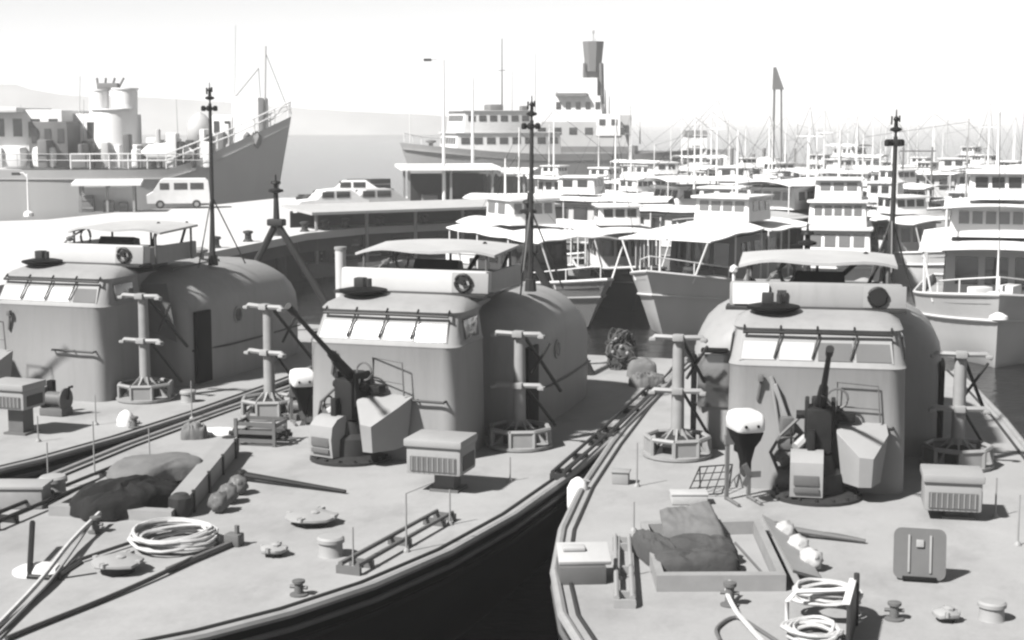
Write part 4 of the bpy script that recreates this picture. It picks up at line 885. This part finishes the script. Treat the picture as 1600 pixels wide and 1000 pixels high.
FIELD = [
 ('b', 968, 470, 5, .95, 'black hulled awning boat in the gap between the two nearest launches'),
 ('a', 850, 440, 60, .9, 'white awning boat behind the stern of the middle patrol boat'),
 ('s', 1120, 425, 65, .95, 'saloon launch just behind the striped side curtains of the centre launch'),
 ('c', 1240, 420, -30, .95, 'white cruiser left of the all white three tier cabin cruiser'),
 ('a', 1420, 440, 15, .95, 'white awning boat between the three tier cruiser and the large pale launch'),
 ('t', 1060, 372, 20, .8, 'dark hulled trawler in the second row with mast above the centre launch'),
 ('b', 1300, 400, 35, .9, 'dark hulled awning boat in front of the third row, right of the derrick'),
 ('s', 1230, 350, 85, .9, 'saloon launch broadside just before the derrick'),
 ('a', 1090, 322, -20, .9, 'white awning boat above the striped side curtains, fifth row'),
 ('c', 1010, 322, 50, .9, 'white cruiser below the stern of the tower ship, fifth row'),
 ('b', 1440, 318, -60, .9, 'dark hulled awning boat in the fourth row right of the thin antenna mast'),
 ('c', 1400, 345, 80, .9, 'white cruiser side on behind the right patrol boat mast'),
 ('s', 1315, 318, -80, .9, 'saloon launch broadside in the fifth row right of the derrick'),
 ('t', 1520, 316, 30, .85, 'dark hulled trawler in the fifth row near the right edge'),   # kind, photo column, photo row of the waterline, heading, size, label
 ('c', 1070, 405, -60, 1.0, 'white cruiser with flying awning directly behind the grey centre launch'),
 ('s', 900, 402, 70, 1.0, 'saloon launch with long awning lying across behind the dark hulled launch'),
 ('a', 1180, 400, -35, 1.0, 'white awning boat between the centre launch and the white cabin cruiser'),
 ('t', 1465, 408, 62, .9, 'dark hulled trawler with derrick boom behind the large pale launch'),
 ('c', 1590, 420, -20, 1.15, 'tall white cruiser at the right edge behind the large pale launch'),
 ('a', 1330, 372, -20, 1.0, 'white awning boat behind the all white three tier cabin cruiser'),
 ('a', 1008, 372, 40, .9, 'small white awning boat right of the middle patrol boat mast, second row'),
 ('s', 1140, 366, 75, 1.0, 'saloon launch lying broadside in the third row of boats'),
 ('c', 1255, 366, -50, .95, 'white cruiser in the third row below the tall derrick'),
 ('a', 1415, 362, 30, 1.0, 'white awning boat behind the thin mast of the right patrol boat'),
 ('c', 1528, 366, -30, 1.0, 'white cruiser left of the tall cruiser at the right edge'),
 ('b', 960, 345, 55, .95, 'dark hulled awning boat in front of the tower ship'),
 ('s', 1040, 338, -80, .95, 'saloon launch broadside beneath the stern of the tower ship'),
 ('c', 1110, 340, 20, .9, 'white cruiser pointing at the viewer in the fourth row'),
 ('b', 1200, 338, -65, 1.0, 'dark hulled awning boat near the foot of the derrick'),
 ('t', 1290, 336, 50, .8, 'dark hulled trawler right of the derrick'),
 ('a', 1372, 332, -15, .9, 'white awning boat left of the right patrol boat mast, fourth row'),
 ('s', 1480, 334, 80, 1.0, 'saloon launch broadside behind the derrick boom trawler'),
 ('a', 1570, 332, -40, 1.0, 'white awning boat near the right edge in the fourth row'),
 ('b', 880, 330, 60, .9, 'dark hulled awning boat behind the middle patrol boat mast'),
 ('y', 1040, 312, 30, 1.0, 'sailing boat with bare mast right of the tower ship stern'),
 ('c', 1085, 306, -70, .9, 'white cruiser side on in the fifth row'),
 ('y', 1130, 303, 40, 1.0, 'sailing boat with bare mast left of the derrick'),
 ('a', 1170, 306, 10, .9, 'white awning boat in the fifth row left of the derrick foot'),
 ('t', 1255, 302, -45, .85, 'trawler with bare mast right of the derrick foot'),
 ('y', 1300, 296, 20, 1.1, 'sailing boat with bare mast in the middle of the far right row'),
 ('c', 1350, 304, 60, .9, 'white cruiser in the fifth row left of the right patrol boat mast'),
 ('y', 1420, 298, -30, 1.0, 'sailing boat with bare mast just right of the right patrol boat mast'),
 ('a', 1450, 304, 50, .9, 'white awning boat in the fifth row right of the right patrol boat mast'),
 ('s', 1540, 304, -75, .9, 'saloon launch side on in the fifth row near the right edge'),
 ('y', 1575, 292, 10, 1.1, 'sailing boat with bare mast at the far right'),
 ('t', 1120, 284, 70, .9, 'far trawler with bare mast behind the fifth row'),
 ('y', 1210, 280, -20, 1.1, 'far sailing boat by the derrick'),
 ('c', 1330, 280, 30, 1.0, 'far white cruiser in the haze'),
 ('t', 1490, 282, -60, .9, 'far trawler in the haze near the right edge'),
 ('y', 1380, 276, 0, 1.2, 'far sailing boat left of the right patrol boat antenna'),
]
for e_, z_ in ((A_, 1.6), (B_, 1.9), (C_, 1.7), (D_, 2.0)): clutter(e_, z_, 9, int(z_ * 10))
stays(A_, [((0, 3, 6.2), (0, -5.4, 2.1)), ((0, 3, 6.2), (0, 5.5, 1.6))]); stays(B_, [((0, 2.2, 7.4), (0, -4.9, 4.4)), ((0, -4.9, 4.4), (0, -5.9, 2.6)), ((0, 2.2, 7.4), (0, 5.8, 1.8))]); stays(C_, [((0, 3.2, 7), (0, -7.2, 2.1)), ((0, 3.2, 7), (0, 7.3, 1.7))]); stays(D_, [((0, 1.4, 8.3), (0, -4.4, 4.1)), ((0, -4.4, 4.1), (0, -6.6, 2.6)), ((0, 1.4, 8.3), (0, 6.6, 2))])
first = {}
for k, px, py, h, s, lab in FIELD:
    src = KD[k]; P = at(px, py, 0)
    if k in first: o = copy_tree(src, kids)
    else: o = src; first[k] = 1
    o.location = (P.x, P.y, 0); o.rotation_euler.z = R(h); o.scale = (s, s, s)
    tag(o, lab, None, 'small craft crowded in the harbour')
for o in list(bpy.data.objects):
    for k in ('_L', '_H', '_H0', '_B'):
        if k in o: del o[k]

# --- ships
def ship(name, label, P, h, L, Bm, H0, H1, hm, **kw):
    e = empty(name, (P.x, P.y, 0), h); tag(e, label, 'ship')
    m = MB(); rings, _, H = vessel_hull(m, L, Bm, H0, H1, (1.0, .7, .35, .05, -.6), n=30, **kw); m.loft(rings, cap=False); m.b.faces.new([m.b.verts.new(p) for p in (rings[0][0], rings[0][-1], rings[-1][-1], rings[-1][0])]); m.build('hull', hm, e, ang=40)
    m = MB(); ring_deck(m, rings[0], -.7); m.build('deck', 'ship_light', e)
    return e, rings[0]
def block(e, c, s, mt, name, bev=.08, win=None, rz=0):
    m = MB(); m.box(c, s, bev=bev, rz=rz); b = m.build(name, mt, e)
    if win:                                 # (count, height, z) row on the side facing the viewer (+x or -x given)
        n, hgt, zc, side = win
        for i in range(n):
            w = s[1] / n; m = MB(); m.box((c[0] + side * s[0] / 2, c[1] - s[1] / 2 + w * (i + .5), zc), (.06, w * .6, hgt)); m.build('window', 'glass_dark', b)
    return b
# left ship: bow to the right, local -y = bow. heading +90 -> bow to the right; viewer sees its local +x... side
SL, hd = ship('naval_ship', 'big grey ship with its bow to the right behind the white quay', dep(442, 262, 120) + Vector((-47, 0, 0)), R(88), 96, 12, 8.3, 4.4, 'ship_grey', bow=.2, rake=1.6, wl=.85, sh=.085, she=1.1, tp=2.2)
def sp(px, py, ly=0, Y=120): return (dep(px, py, Y))
def S(px, Y=120): return None
inv = Matrix.Rotation(-R(88), 4, 'Z')
def sl(px, py, dY=0):                       # photo point on the ship's middle plane -> ship coordinates
    Pw = dep(px, py, 120 + dY) - Vector(SL.location); return inv @ Pw
def sblock(px0, px1, py0, py1, dY, dpth, mt, name, win=0, bev=.1):
    a, b = sl(px0, py1, dY), sl(px1, py0, dY); c = (a + b) / 2
    m = MB(); m.box(c, (dpth, abs(b.y - a.y), abs(b.z - a.z)), bev=bev); o = m.build(name, mt, SL)
    for i in range(win):
        w = abs(b.y - a.y) / win; m = MB(); m.box((c.x - dpth / 2 if False else c.x + (-1 if FRONT < 0 else 1) * dpth / 2, min(a.y, b.y) + w * (i + .5), c.z + abs(b.z - a.z) * .2), (.08, w * .5, abs(b.z - a.z) * .3)); m.build('window', 'glass_dark', o)
    return o
FRONT = (inv @ Vector((0, -1, 0))).x
sblock(-40, 120, 172, 262, 0, 7, 'ship_light', 'deckhouse', 6); sblock(-40, 55, 168, 176, -1, 8, 'white_paint', 'bridge_deck'); sblock(60, 118, 190, 262, -2, 4, 'mid_grey', 'deckhouse', 3)
sblock(120, 205, 178, 262, 2, 6, 'ship_light', 'deckhouse', 3)
for px, w, top in ((155, 15, 142), (195, 20, 140), (178, 34, 172)):
    a = sl(px, 262); t = sl(px, top); r = w / 20.0; m = MB(); m.cyl((a.x, a.y, a.z), (t.x, t.y, t.z), r, r * .96, 20); m.cyl((t.x, t.y, t.z), (t.x, t.y, t.z + .12), r * 1.05, n=20); m.build('gun_tower', 'ship_light', SL)
m = MB(); t = sl(170, 140)
for k in range(4): m.cyl((t.x, t.y + k * .5 - .7, t.z), (t.x, t.y + k * .7 - 1.2, t.z + .9), .09, n=6)
m.box((t.x, t.y, t.z + .25), (1, 1.6, .5), bev=.1); m.build('gun', 'ship_dark', SL)
rr = random.Random(5)
for k in range(58):
    px = rr.uniform(-5, 350) if k > 20 else rr.uniform(200, 350); top = rr.uniform(205, 250) - (20 if k % 7 == 0 else 0); w = rr.uniform(3, 16)
    sblock(px, px + w, top, 262, rr.uniform(-5, 0), rr.uniform(.5, 2), rr.choice(['ship_light', 'ship_light', 'ship_grey', 'mid_grey', 'dark_grey', 'ship_dark', 'white_paint']), 'deck_gear', 0, .15)
m = MB(); c = sl(312, 205); m.blob(tuple(c), (1.2, 1.0, 1.5), 2, .1); m.build('covered_gun', 'ship_grey', SL)
sblock(372, 412, 152, 240, 0, 4, 'ship_light', 'gun_shelter', 0, .2); sblock(340, 372, 180, 240, 0, 4, 'ship_light', 'gun_shelter', 2, .2)
def spole(px0, py0, px1, py1, r, mt='ship_grey', name='mast', dY=0, par=None):
    m = MB(); m.cyl(sl(px0, py0, dY), sl(px1, py1, dY), r, r * .7, 7); return m.build(name, mt, par or SL)
spole(413, 215, 415, 72, .11); spole(368, 150, 404, 106, .1, name='crane_jib'); spole(366, 200, 368, 40, .04, name='antenna'); spole(124, 178, 125, 118, .05, name='antenna')
for i, (px, h) in enumerate(((386, 14), (398, 16), (402, 12), (350, 14))):
    m = MB(); c = sl(px, 222 - h * .3, -3); m.blob(tuple(c), (.45, .35, .6), 1, .3, 3, i); m.build('vent_cowl', 'ship_dark', SL)
for k in range(14):
    px = rr.uniform(10, 440); spole(px, 225, px + rr.uniform(-3, 3), rr.uniform(150, 200), .04, 'ship_grey', 'antenna', rr.uniform(-4, 2))
stays(SL, [(sl(414, 80), sl(452, 176)), (sl(404, 106), sl(410, 200))], .025)
m = MB(); c = sl(262, 238, -4.5); m.loft([[Vector((c.x + r * cos(t) * .9, c.y + y, c.z + r * sin(t))) for t in [2 * pi * k / 10 for k in range(10)]] for y, r in ((-2, .1), (-1.4, .55), (0, .75), (1.4, .6), (2, .1))]); m.build('lifeboat', 'white_canvas', SL)
pts = [Vector(p) for p in hd if p.y < -30]
rails(SL, [p + Vector((0, 0, .05)) for p in pts[::3]] , 1.1, .05, mt='ship_light', n=2)
rails(SL, [sl(0, 262, -5.6), sl(330, 262, -5.6)], 1.0, .03, mt='ship_grey', n=2)
m = MB(); m.tube([sl(455, 178), sl(452, 165), sl(440, 168), sl(430, 182)], .06, 6); m.build('jackstaff', 'ship_grey', SL)
sblock(0, 40, 228, 262, -4, 2, 'white_canvas', 'deck_tent', 0, .5); sblock(55, 88, 228, 262, -4, 2, 'white_canvas', 'deck_tent', 0, .5); sblock(115, 140, 240, 262, -4, 2, 'ship_dark', 'deck_locker')
sblock(190, 240, 248, 262, -4.5, 1, 'ship_dark', 'deck_gear')

# middle ship: white bridge, bow toward the viewer at the left
Pm = at(632, 303, 0); SM, hd = ship('coaster', 'grey hulled ship with white bridge, bow at the edge of the open water', Pm + Vector((11.6, 4.6, 0)), R(-68), 26, 8.4, 5.6, 4.3, 'ship_mid', bow=.3, rake=2.0, wl=.3)
invm = Matrix.Rotation(R(68), 4, 'Z')
cabin(SM, -7.5, 5, 2.9, 4.2, 6.6, 'white_paint', 6, 8, rk=.2, wh=.3); cabin(SM, -6.6, 1.5, 2.8, 6.7, 9.0, 'white_paint', 7, 6, rk=.2, wh=.28, name='bridge'); mast(SM, -1, 9, 17, 'ship_dark', .10, yard=(13.5, 1.0)); mast(SM, 3, 9, 15.5, 'ship_grey', .08); mast(SM, -11.8, 5.3, 11.5, 'white_paint', .07)
rails(SM, [(-3, -6, 4.8), (-1.5, -10, 5.2), (0, -12.5, 5.6)], 1.0, .05)
m = MB(); m.box((0, -2, 9.4), (2, 1.6, .7), bev=.15); m.box((1.5, 1, 9.3), (.8, .8, .6), bev=.1); m.build('bridge_gear', 'ship_dark', SM)
m = MB(); m.lathe((0, -9.4, 4.6), [(.3, 0), (.25, .9), (.6, 1.0), (.6, 1.2), (0, 1.3)], 12); m.build('windlass', 'ship_dark', SM)

# tower ship
YT = 190.0
ST, hd = ship('tower_ship', 'hazy grey ship with a tall flared tower above its stepped superstructure', Vector(((905 - 800) / F * YT + .5, YT, 0)), R(82), 30, 8.5, 4.6, 3.6, 'ship_dark', bow=.3, rake=3, wl=.4)
inv_t = Matrix.Rotation(-R(82), 4, 'Z')
def st(px, py, dY=0): return inv_t @ (dep(px, py, YT + dY) - Vector(ST.location))
def tblock(px0, px1, py0, py1, dY, dp, mt, name, win=0, taper=0):
    a, b = st(px0, py1, dY), st(px1, py0, dY); y0, y1 = sorted((a.y, b.y)); z0, z1 = a.z, b.z; x = (a.x + b.x) / 2
    m = MB(); k = (y1 - y0) * taper
    m.hullpts([(x + sx * dp / 2, y, z) for sx in (-1, 1) for y, z in ((y0, z0), (y1, z0), (y0 + k, z1), (y1 - k, z1))]); o = m.build(name, mt, ST)
    side = -1 if (inv_t @ Vector((0, -1, 0))).x < 0 else 1
    for i in range(win):
        w = (y1 - y0) / win; m = MB(); m.box((x + side * dp / 2, y0 + w * (i + .5), z0 + (z1 - z0) * .62), (.1, w * .5, (z1 - z0) * .28)); m.build('window', 'glass_dark', o)
    return o
tblock(795, 995, 228, 275, 0, 7, 'ship_dark', 'main_deck', 8); tblock(838, 985, 190, 228, 0, 6, 'ship_grey', 'superstructure', 6, .08); tblock(868, 945, 150, 190, 0, 5, 'ship_light', 'bridge', 5, .06); tblock(932, 970, 178, 212, -3.1, 1, 'white_paint', 'bridge_wing', 2)
tblock(872, 920, 146, 151, -.3, 6, 'ship_dark', 'bridge_roof'); tblock(970, 985, 180, 228, 0, 4, 'ship_grey', 'superstructure'); tblock(990, 1050, 236, 275, 0, 6, 'ship_dark', 'stern_house', 4)
tblock(895, 935, 122, 150, 0, 3, 'white_paint', 'radar_platform')
a, b = st(927, 150), st(927, 65)
m = MB()
for sx in (-1, 1):
    for sy in (-1, 1): m.cyl((a.x + sx * 1.0, a.y + sy * 1.1, a.z - 1), (b.x + sx * .9, b.y + sy * 1.0, b.z - 2.6), .2, n=6)
m.box((a.x, (a.y + b.y) / 2, (a.z + b.z) / 2 - 1.2), (.8, 1.7, b.z - a.z - 2), bev=.1)
m.loft([[Vector((b.x + r * cos(t), b.y + r * sin(t), z)) for t in [2 * pi * (k + .5) / 8 for k in range(8)]] for z, r in ((b.z - 3.6, 1.05), (b.z - 2.6, 1.1), (b.z - .4, 1.32), (b.z, 1.36))]); tw = m.build('tower', 'ship_dark', ST)
m = MB(); m.cyl((b.x, b.y, b.z), (b.x, b.y, b.z + 1.4), .08, n=6); m.box((b.x, b.y, b.z + 1.2), (.3, .3, .4), bev=.05); m.build('tower_beacon', 'ship_grey', tw)
for px, top in ((946, 140), (952, 150), (930, 60), (985, 165), (1000, 190), (800, 110), (870, 140)):
    m = MB(); q = st(px, 225); t = st(px, top); m.cyl(q, t, .1 if top != 140 else .22, .05, 6); m.build('mast', 'ship_grey', ST)

# derrick
Yd = 150.0; Pd = dep(1214, 262, Yd); e = empty('harbour_derrick', (Pd.x, Pd.y, 0)); tag(e, 'tall twin legged derrick with slanted head rising from the crowded small boats', 'derrick')
m = MB(); zt = dep(1213, 105, Yd).z; zk = dep(1213, 140, Yd).z
m.cyl((-.42, 0, 1), (-.42, 0, zk), .12, n=8); m.cyl((.5, 0, 1), (.25, 0, zk), .1, n=8); m.build('derrick_leg', 'ship_dark', e)
m = MB(); m.hullpts([(-.55, -.15, zt), (-.3, -.15, zt), (-.55, .15, zt), (-.3, .15, zt), (-.6, -.2, zk), (.5, -.2, zk), (-.6, .2, zk), (.5, .2, zk)]); m.build('derrick_head', 'ship_dark', e)
m = MB(); m.loft(vessel_hull(None, 12, 5, 1.5, 1.3, (1, .5, .05, -.4))[0]); m.build('pontoon', 'ship_dark', e)
m = MB(); m.box((2.2, 0, 2.6), (2, 2.4, 2.4), bev=.1); m.build('winch_house', 'ship_dark', e)
# pile cluster and landing stage in the middle distance
e = empty('landing_stage', at(1170, 290, 0)); tag(e, 'dark timber landing stage with rows of tall piles left of the derrick', 'landing stage')
m = MB(); m.box((0, 0, 1.9), (13, 3, .35)); m.build('stage_deck', 'wood', e)
for k in range(9):
    m = MB(); m.cyl((-5 + k * 1.3, -1.2, -.5), (-5 + k * 1.3 + .1, -1.2, 3.2 + 1.4 * ((k * 7) % 3) / 2), .22, n=8); m.build('pile', 'ship_dark', e)
# shed far right of the tower ship
for px, py, w, h, lab in ((1085, 262, 3.5, 5.4, 'pale square harbour shed right of the tower ship'), (1118, 262, 4.5, 2.2, 'low pale harbour shed beside the square one')):
    P = at(px, py, 0); e = empty('harbour_shed', P); tag(e, lab, 'shed')
    m = MB(); m.box((0, 0, h / 2), (w, 5, h)); m.build('wall', 'ship_light', e); m = MB(); m.hullpts([(sx * (w / 2 + .2), y, h + .01) for sx in (-1, 1) for y in (-2.7, 2.7)] + [(sx * (w / 2 + .2), 0, h + .9) for sx in (-1, 1)]); m.build('roof', 'mid_grey', e)
    m = MB(); m.box((0, -2.51, h * .4), (w * .4, .06, h * .6)); m.build('door', 'ship_dark', e)
P = at(1195, 265, 0); e = empty('dome_tent', at(1195, 292, 0) + Vector((0, 0, 0))); tag(e, 'small white domed tent on a pontoon at the foot of the derrick', 'tent')
m = MB(); m.lathe((0, 0, 2.2), [(1.6, 0), (1.5, .5), (1.0, 1.1), (.3, 1.4), (0, 1.42)], 16, (1.3, 1)); m.build('dome', 'white_canvas', e); m = MB(); m.box((0, 0, 1.0), (4.5, 3, 2.3), bev=.1); m.build('pontoon', 'ship_grey', e)

# --- on the quay
def lamp(px, base, top, lab, arm=None, cross=None, mt='white_paint', r=.12):
    P = at(px, base, QZ); Y = P.y; z1 = (YH - top) * Y / F + CZ; e = empty('lamp_post', P); tag(e, lab, 'lamp post', 'pale poles along the quay')
    m = MB(); m.cyl((0, 0, 0), (0, 0, z1 - QZ), r, r * .55, 8); m.lathe((0, 0, 0), [(.3, 0), (.28, .2), (.15, .3)], 10); m.build('pole', mt, e)
    if arm:
        m = MB(); m.tube([(0, 0, z1 - QZ - .2), (arm * .5, 0, z1 - QZ + .05), (arm, 0, z1 - QZ - .02)], .05, 6); m.build('arm', mt, e)
        m = MB(); m.hullpts([(arm + dx, dy, z1 - QZ + dz) for dx in (-.35, .1) for dy in (-.12, .12) for dz in (-.1, .05)]); m.build('lamp_head', 'dark_grey', e)
    if cross:
        m = MB(); m.cyl((-cross, 0, z1 - QZ - .8), (cross, 0, z1 - QZ - .8), .04, n=6); m.build('crossarm', mt, e)
lamp(694, 332, 95, 'tallest white lamp post on the right end of the quay', arm=-.8); lamp(739, 326, 122, 'shorter white pole just right of the tall lamp post', cross=.4); lamp(45, 338, 270, 'short lamp post at the left of the quay before the grey ship', arm=-.5, mt='ship_light', r=.07)
def car(P, rz, lab, body='white_paint', van=False, name='parked_car'):
    e = empty(name, P, rz); tag(e, lab, 'van' if van else 'car')
    m = MB(); prof = [(-2.1, .35), (-2.15, .75), (-1.9, .92), (-1.0, 1.0), (-.5, 1.5), (1.1, 1.52), (1.75, 1.02), (2.1, .92), (2.15, .4)] if not van else [(-2.3, .4), (-2.35, 1.0), (-2.0, 1.25), (-1.4, 2.1), (-1.1, 2.25), (2.2, 2.25), (2.4, 2.1), (2.4, .4)]
    W2 = .85 if not van else 1.0
    m.loft([[Vector((x * (1 - .06 * (z > 1.1)), sx, z)) for x, z in prof] for sx in (-W2, -W2 * .9, W2 * .9, W2)]); b = m.build('body', body, e, ang=30)
    zz = 1.26 if not van else 1.7
    for sx in (-1, 1):
        for x, w in (((-.35, .7), (.55, .8)) if not van else ((-1.0, .7), (.2, 1.0), (1.4, 1.0))):
            m = MB(); m.box((x, sx * W2 * 1.0, zz), (w, .05, .36 if not van else .5), bev=.02); m.build('window', 'glass_dark', b)
    for x in (-1.35, 1.35):
        for sx in (-1, 1):
            m = MB(); m.cyl((x, sx * (W2 - .2), .33), (x, sx * (W2 + .01), .33), .33, n=16); w = m.build('wheel', 'rubber', e); m = MB(); m.cyl((x, sx * W2, .33), (x, sx * (W2 + .025), .33), .17, n=12); m.build('rim', 'rail_grey', w)
    return e
QT = Vector((0, 0, .002))
car(at(279, 325, QZ) + QT, R(12), 'white van parked on the quay beside the mast of the left patrol boat', van=True, name='parked_van').scale = (.82, .82, .82)
car(at(548, 318, QZ) + QT, R(8), 'grey car parked near the back edge of the quay', 'ship_light'); car(at(515, 338, QZ) + QT, R(25), 'white car parked nearest the front edge of the quay'); car(at(580, 336, QZ) + QT, R(20), 'pale car parked beside the white one at the quay edge', 'pale_canvas')
# kiosk, truck-like shed, bollards and people-high crates on the quay
def crate(P, s, rz, lab, mt):
    e = empty('crate', P, rz); tag(e, lab, 'crate', lab.replace('crate', 'crates', 1))
    m = MB(); m.box((0, 0, s[2] / 2), s, bev=.02); b = m.build('box', mt, e)
    for z in (.25, .75): m = MB(); m.box((0, -s[1] / 2 - .01, s[2] * z), (s[0], .03, .1)); m.build('batten', 'rail_grey', b)
def shed(px, py, w, dp, h, lab, rz, wall='dark_grey', roof='white_canvas', open_=True, name='quay_shed'):
    P = at(px, py, QZ); e = empty(name, P + QT, rz); tag(e, lab, 'shed')
    for sx in (-1, 0, 1):
        for sy in (-1, 1):
            m = MB(); m.box((sx * w * .48, sy * dp * .46, h / 2), (.14, .14, h)); m.build('post', 'rail_grey', e)
    m = MB(); m.hullpts([(sx * (w / 2 + .4), sy * (dp / 2 + .4), h + z + .15 * (sy > 0)) for sx in (-1, 1) for sy in (-1, 1) for z in (0.01, .16)]); m.build('roof', roof, e)
    m = MB(); m.box((0, dp * .3, h * .45), (w * .9, .12, h * .9)); m.build('back_wall', wall, e)
    rr = random.Random(px); x = -w * .4; k = 0
    while x < w * .4:
        s = rr.uniform(.5, 1.1); q = P + QT + Matrix.Rotation(rz, 3, 'Z') @ Vector((x, rr.uniform(-.2, .2), 0)); crate(q, (s * .9, s * .8, s), rz, 'crate stacked under the ' + lab.split(' on ')[0].split(' behind ')[0].split(' at ')[0], 'hull_mid'); x += s + rr.uniform(.05, .5)
shed(700, 330, 5.2, 3, 2.5, 'open shed with dark interior behind the tall lamp post on the quay', R(10)); shed(170, 331, 3.2, 1.8, 1.6, 'open kiosk on the left of the quay against the grey ship', R(10), 'ship_light', name='quay_kiosk'); shed(770, 326, 4.5, 2.5, 2.2, 'pale roofed shed at the far right end of the quay', R(-10), 'ship_grey')
# lower jetty with awnings between the quay and the launches
e = empty('floating_jetty', at(665, 425, 0), R(32)); tag(e, 'floating jetty under a grey flat roof behind the middle patrol boat', 'jetty')
m = MB(); m.box((0, 0, .55), (15, 3.2, .7), bev=.05); m.build('pontoon', 'wood', e)
m = MB(); m.hullpts([(sx * 7.4, sy * 1.9, 3.35 + z + .2 * (sy > 0)) for sx in (-1, 1) for sy in (-1, 1) for z in (0, .14)]); m.build('roof', 'pale_canvas', e)
for k in range(6):
    for sy in (-1, 1): m = MB(); m.cyl((-7 + 2.8 * k, sy * 1.5, .9), (-7 + 2.8 * k, sy * 1.5, 3.38), .09, n=7); m.build('post', 'rail_grey', e)
m = MB(); m.box((0, 1.2, 2.1), (14.4, .1, 2.4)); m.build('back_shade_screen', 'hull_black', e)  # black sheet stands for the shade under the jetty roof
jp = at(665, 425, 0)
for k in range(9):
    crate(jp + Matrix.Rotation(R(32), 3, 'Z') @ Vector((-6 + 1.45 * k, .4 * ((k % 3) - 1), .902)), (.9, .8, .6 + .4 * (k % 2)), R(32), 'dark crate on the floating jetty under its flat roof', 'dark_grey')
e = empty('mooring_pile', at(533, 470, 0)); tag(e, 'pale mooring pile standing between the left and middle patrol boats', 'pile')
m = MB(); m.cyl((0, 0, -1), (0, 0, 2.3), .24, n=12); m.build('shaft', 'hull_pale', e); m = MB(); m.cyl((0, 0, 2.3), (0, 0, 2.42), .28, n=12); m.build('pile_cap', 'rail_grey', e)
P = dep(1432, 300, 112); e = empty('signal_gantry', (P.x, P.y, 0)); tag(e, 'twin post gantry with two crossbars on a pontoon behind the right patrol boat mast', 'gantry')
zt = dep(1432, 236, 112).z; zk = dep(1432, 262, 112).z
for x in (-1.05, 1.05): m = MB(); m.cyl((x, 0, .6), (x, 0, zt + .3), .09, .07, 7); m.build('post', 'ship_dark', e)
for z in (zt, zk): m = MB(); m.cyl((-1.3, 0, z), (1.3, 0, z), .06, n=6); m.build('crossbar', 'ship_dark', e)
m = MB(); m.box((0, 0, .35), (4, 2.4, .7), bev=.08); m.build('pontoon', 'wood', e)
for i, (px, py, s) in enumerate(((548, 311, 1.0), (560, 310, 1.5), (575, 311, 1.1), (590, 312, 1.6), (601, 313, .9))):
    crate(at(px, py, QZ) + QT, (s, .9, s * .9), .2 * i, 'dark crate in the row at the back edge of the quay', 'dark_grey')
for i in range(9):
    a, b = fe[3], fe[0]; seg = [(fe[3], fe[2]), (fe[2], fe[1]), (fe[1], fe[0])][i // 3]; p = seg[0].lerp(seg[1], (i % 3 + .4) / 3); n = Vector((seg[1] - seg[0]).yx.to_3d()); n = Vector((-(seg[1] - seg[0]).y, (seg[1] - seg[0]).x, 0)).normalized(); n = n if n.y > 0 else -n
    m = MB(); m.lathe((0, 0, 0), [(.26, 0), (.22, .06), (.16, .12), (.15, .34), (.24, .4), (.22, .48), (0, .52)], 12); o = m.build('quay_bollard', 'dark_grey', None, p + n * .7 + QT); tag(o, 'black iron bollard along the front edge of the quay', 'bollard', 'iron bollards along the quay edge')
for i in range(7):
    m = MB(); m.lathe((0, 0, 0), [(.29, 0), (.3, .02), (.29, .04), (.29, .3), (.305, .32), (.29, .34), (.29, .6), (.305, .62), (.29, .64), (.29, .86), (.3, .88), (.27, .87), (0, .86)], 14); o = m.build('oil_drum', 'mid_grey' if i % 2 else 'dark_grey', None, at(470 + 8 * (i % 4) + 3 * (i // 4), 330 - 4 * (i // 4), QZ) + QT); tag(o, 'oil drum in the cluster on the open quay left of the parked cars', 'oil drum', 'oil drums on the open quay')
# ---------------------------------------------------------------- haze
hz = bpy.data.materials.new('haze'); hz.use_nodes = True; t = hz.node_tree; t.nodes.clear()
v = t.nodes.new('ShaderNodeVolumePrincipled'); v.inputs['Color'].default_value = (.97, .97, .97, 1); v.inputs['Density'].default_value = HAZE; v.inputs['Anisotropy'].default_value = .1
o = t.nodes.new('ShaderNodeOutputMaterial'); t.links.new(v.outputs[0], o.inputs[1]); MAT['haze'] = hz
m = MB(); m.box((0, 3900, 11.5), (8600, 8400, 25)); tag(m.build('haze', 'haze'), kind='stuff')
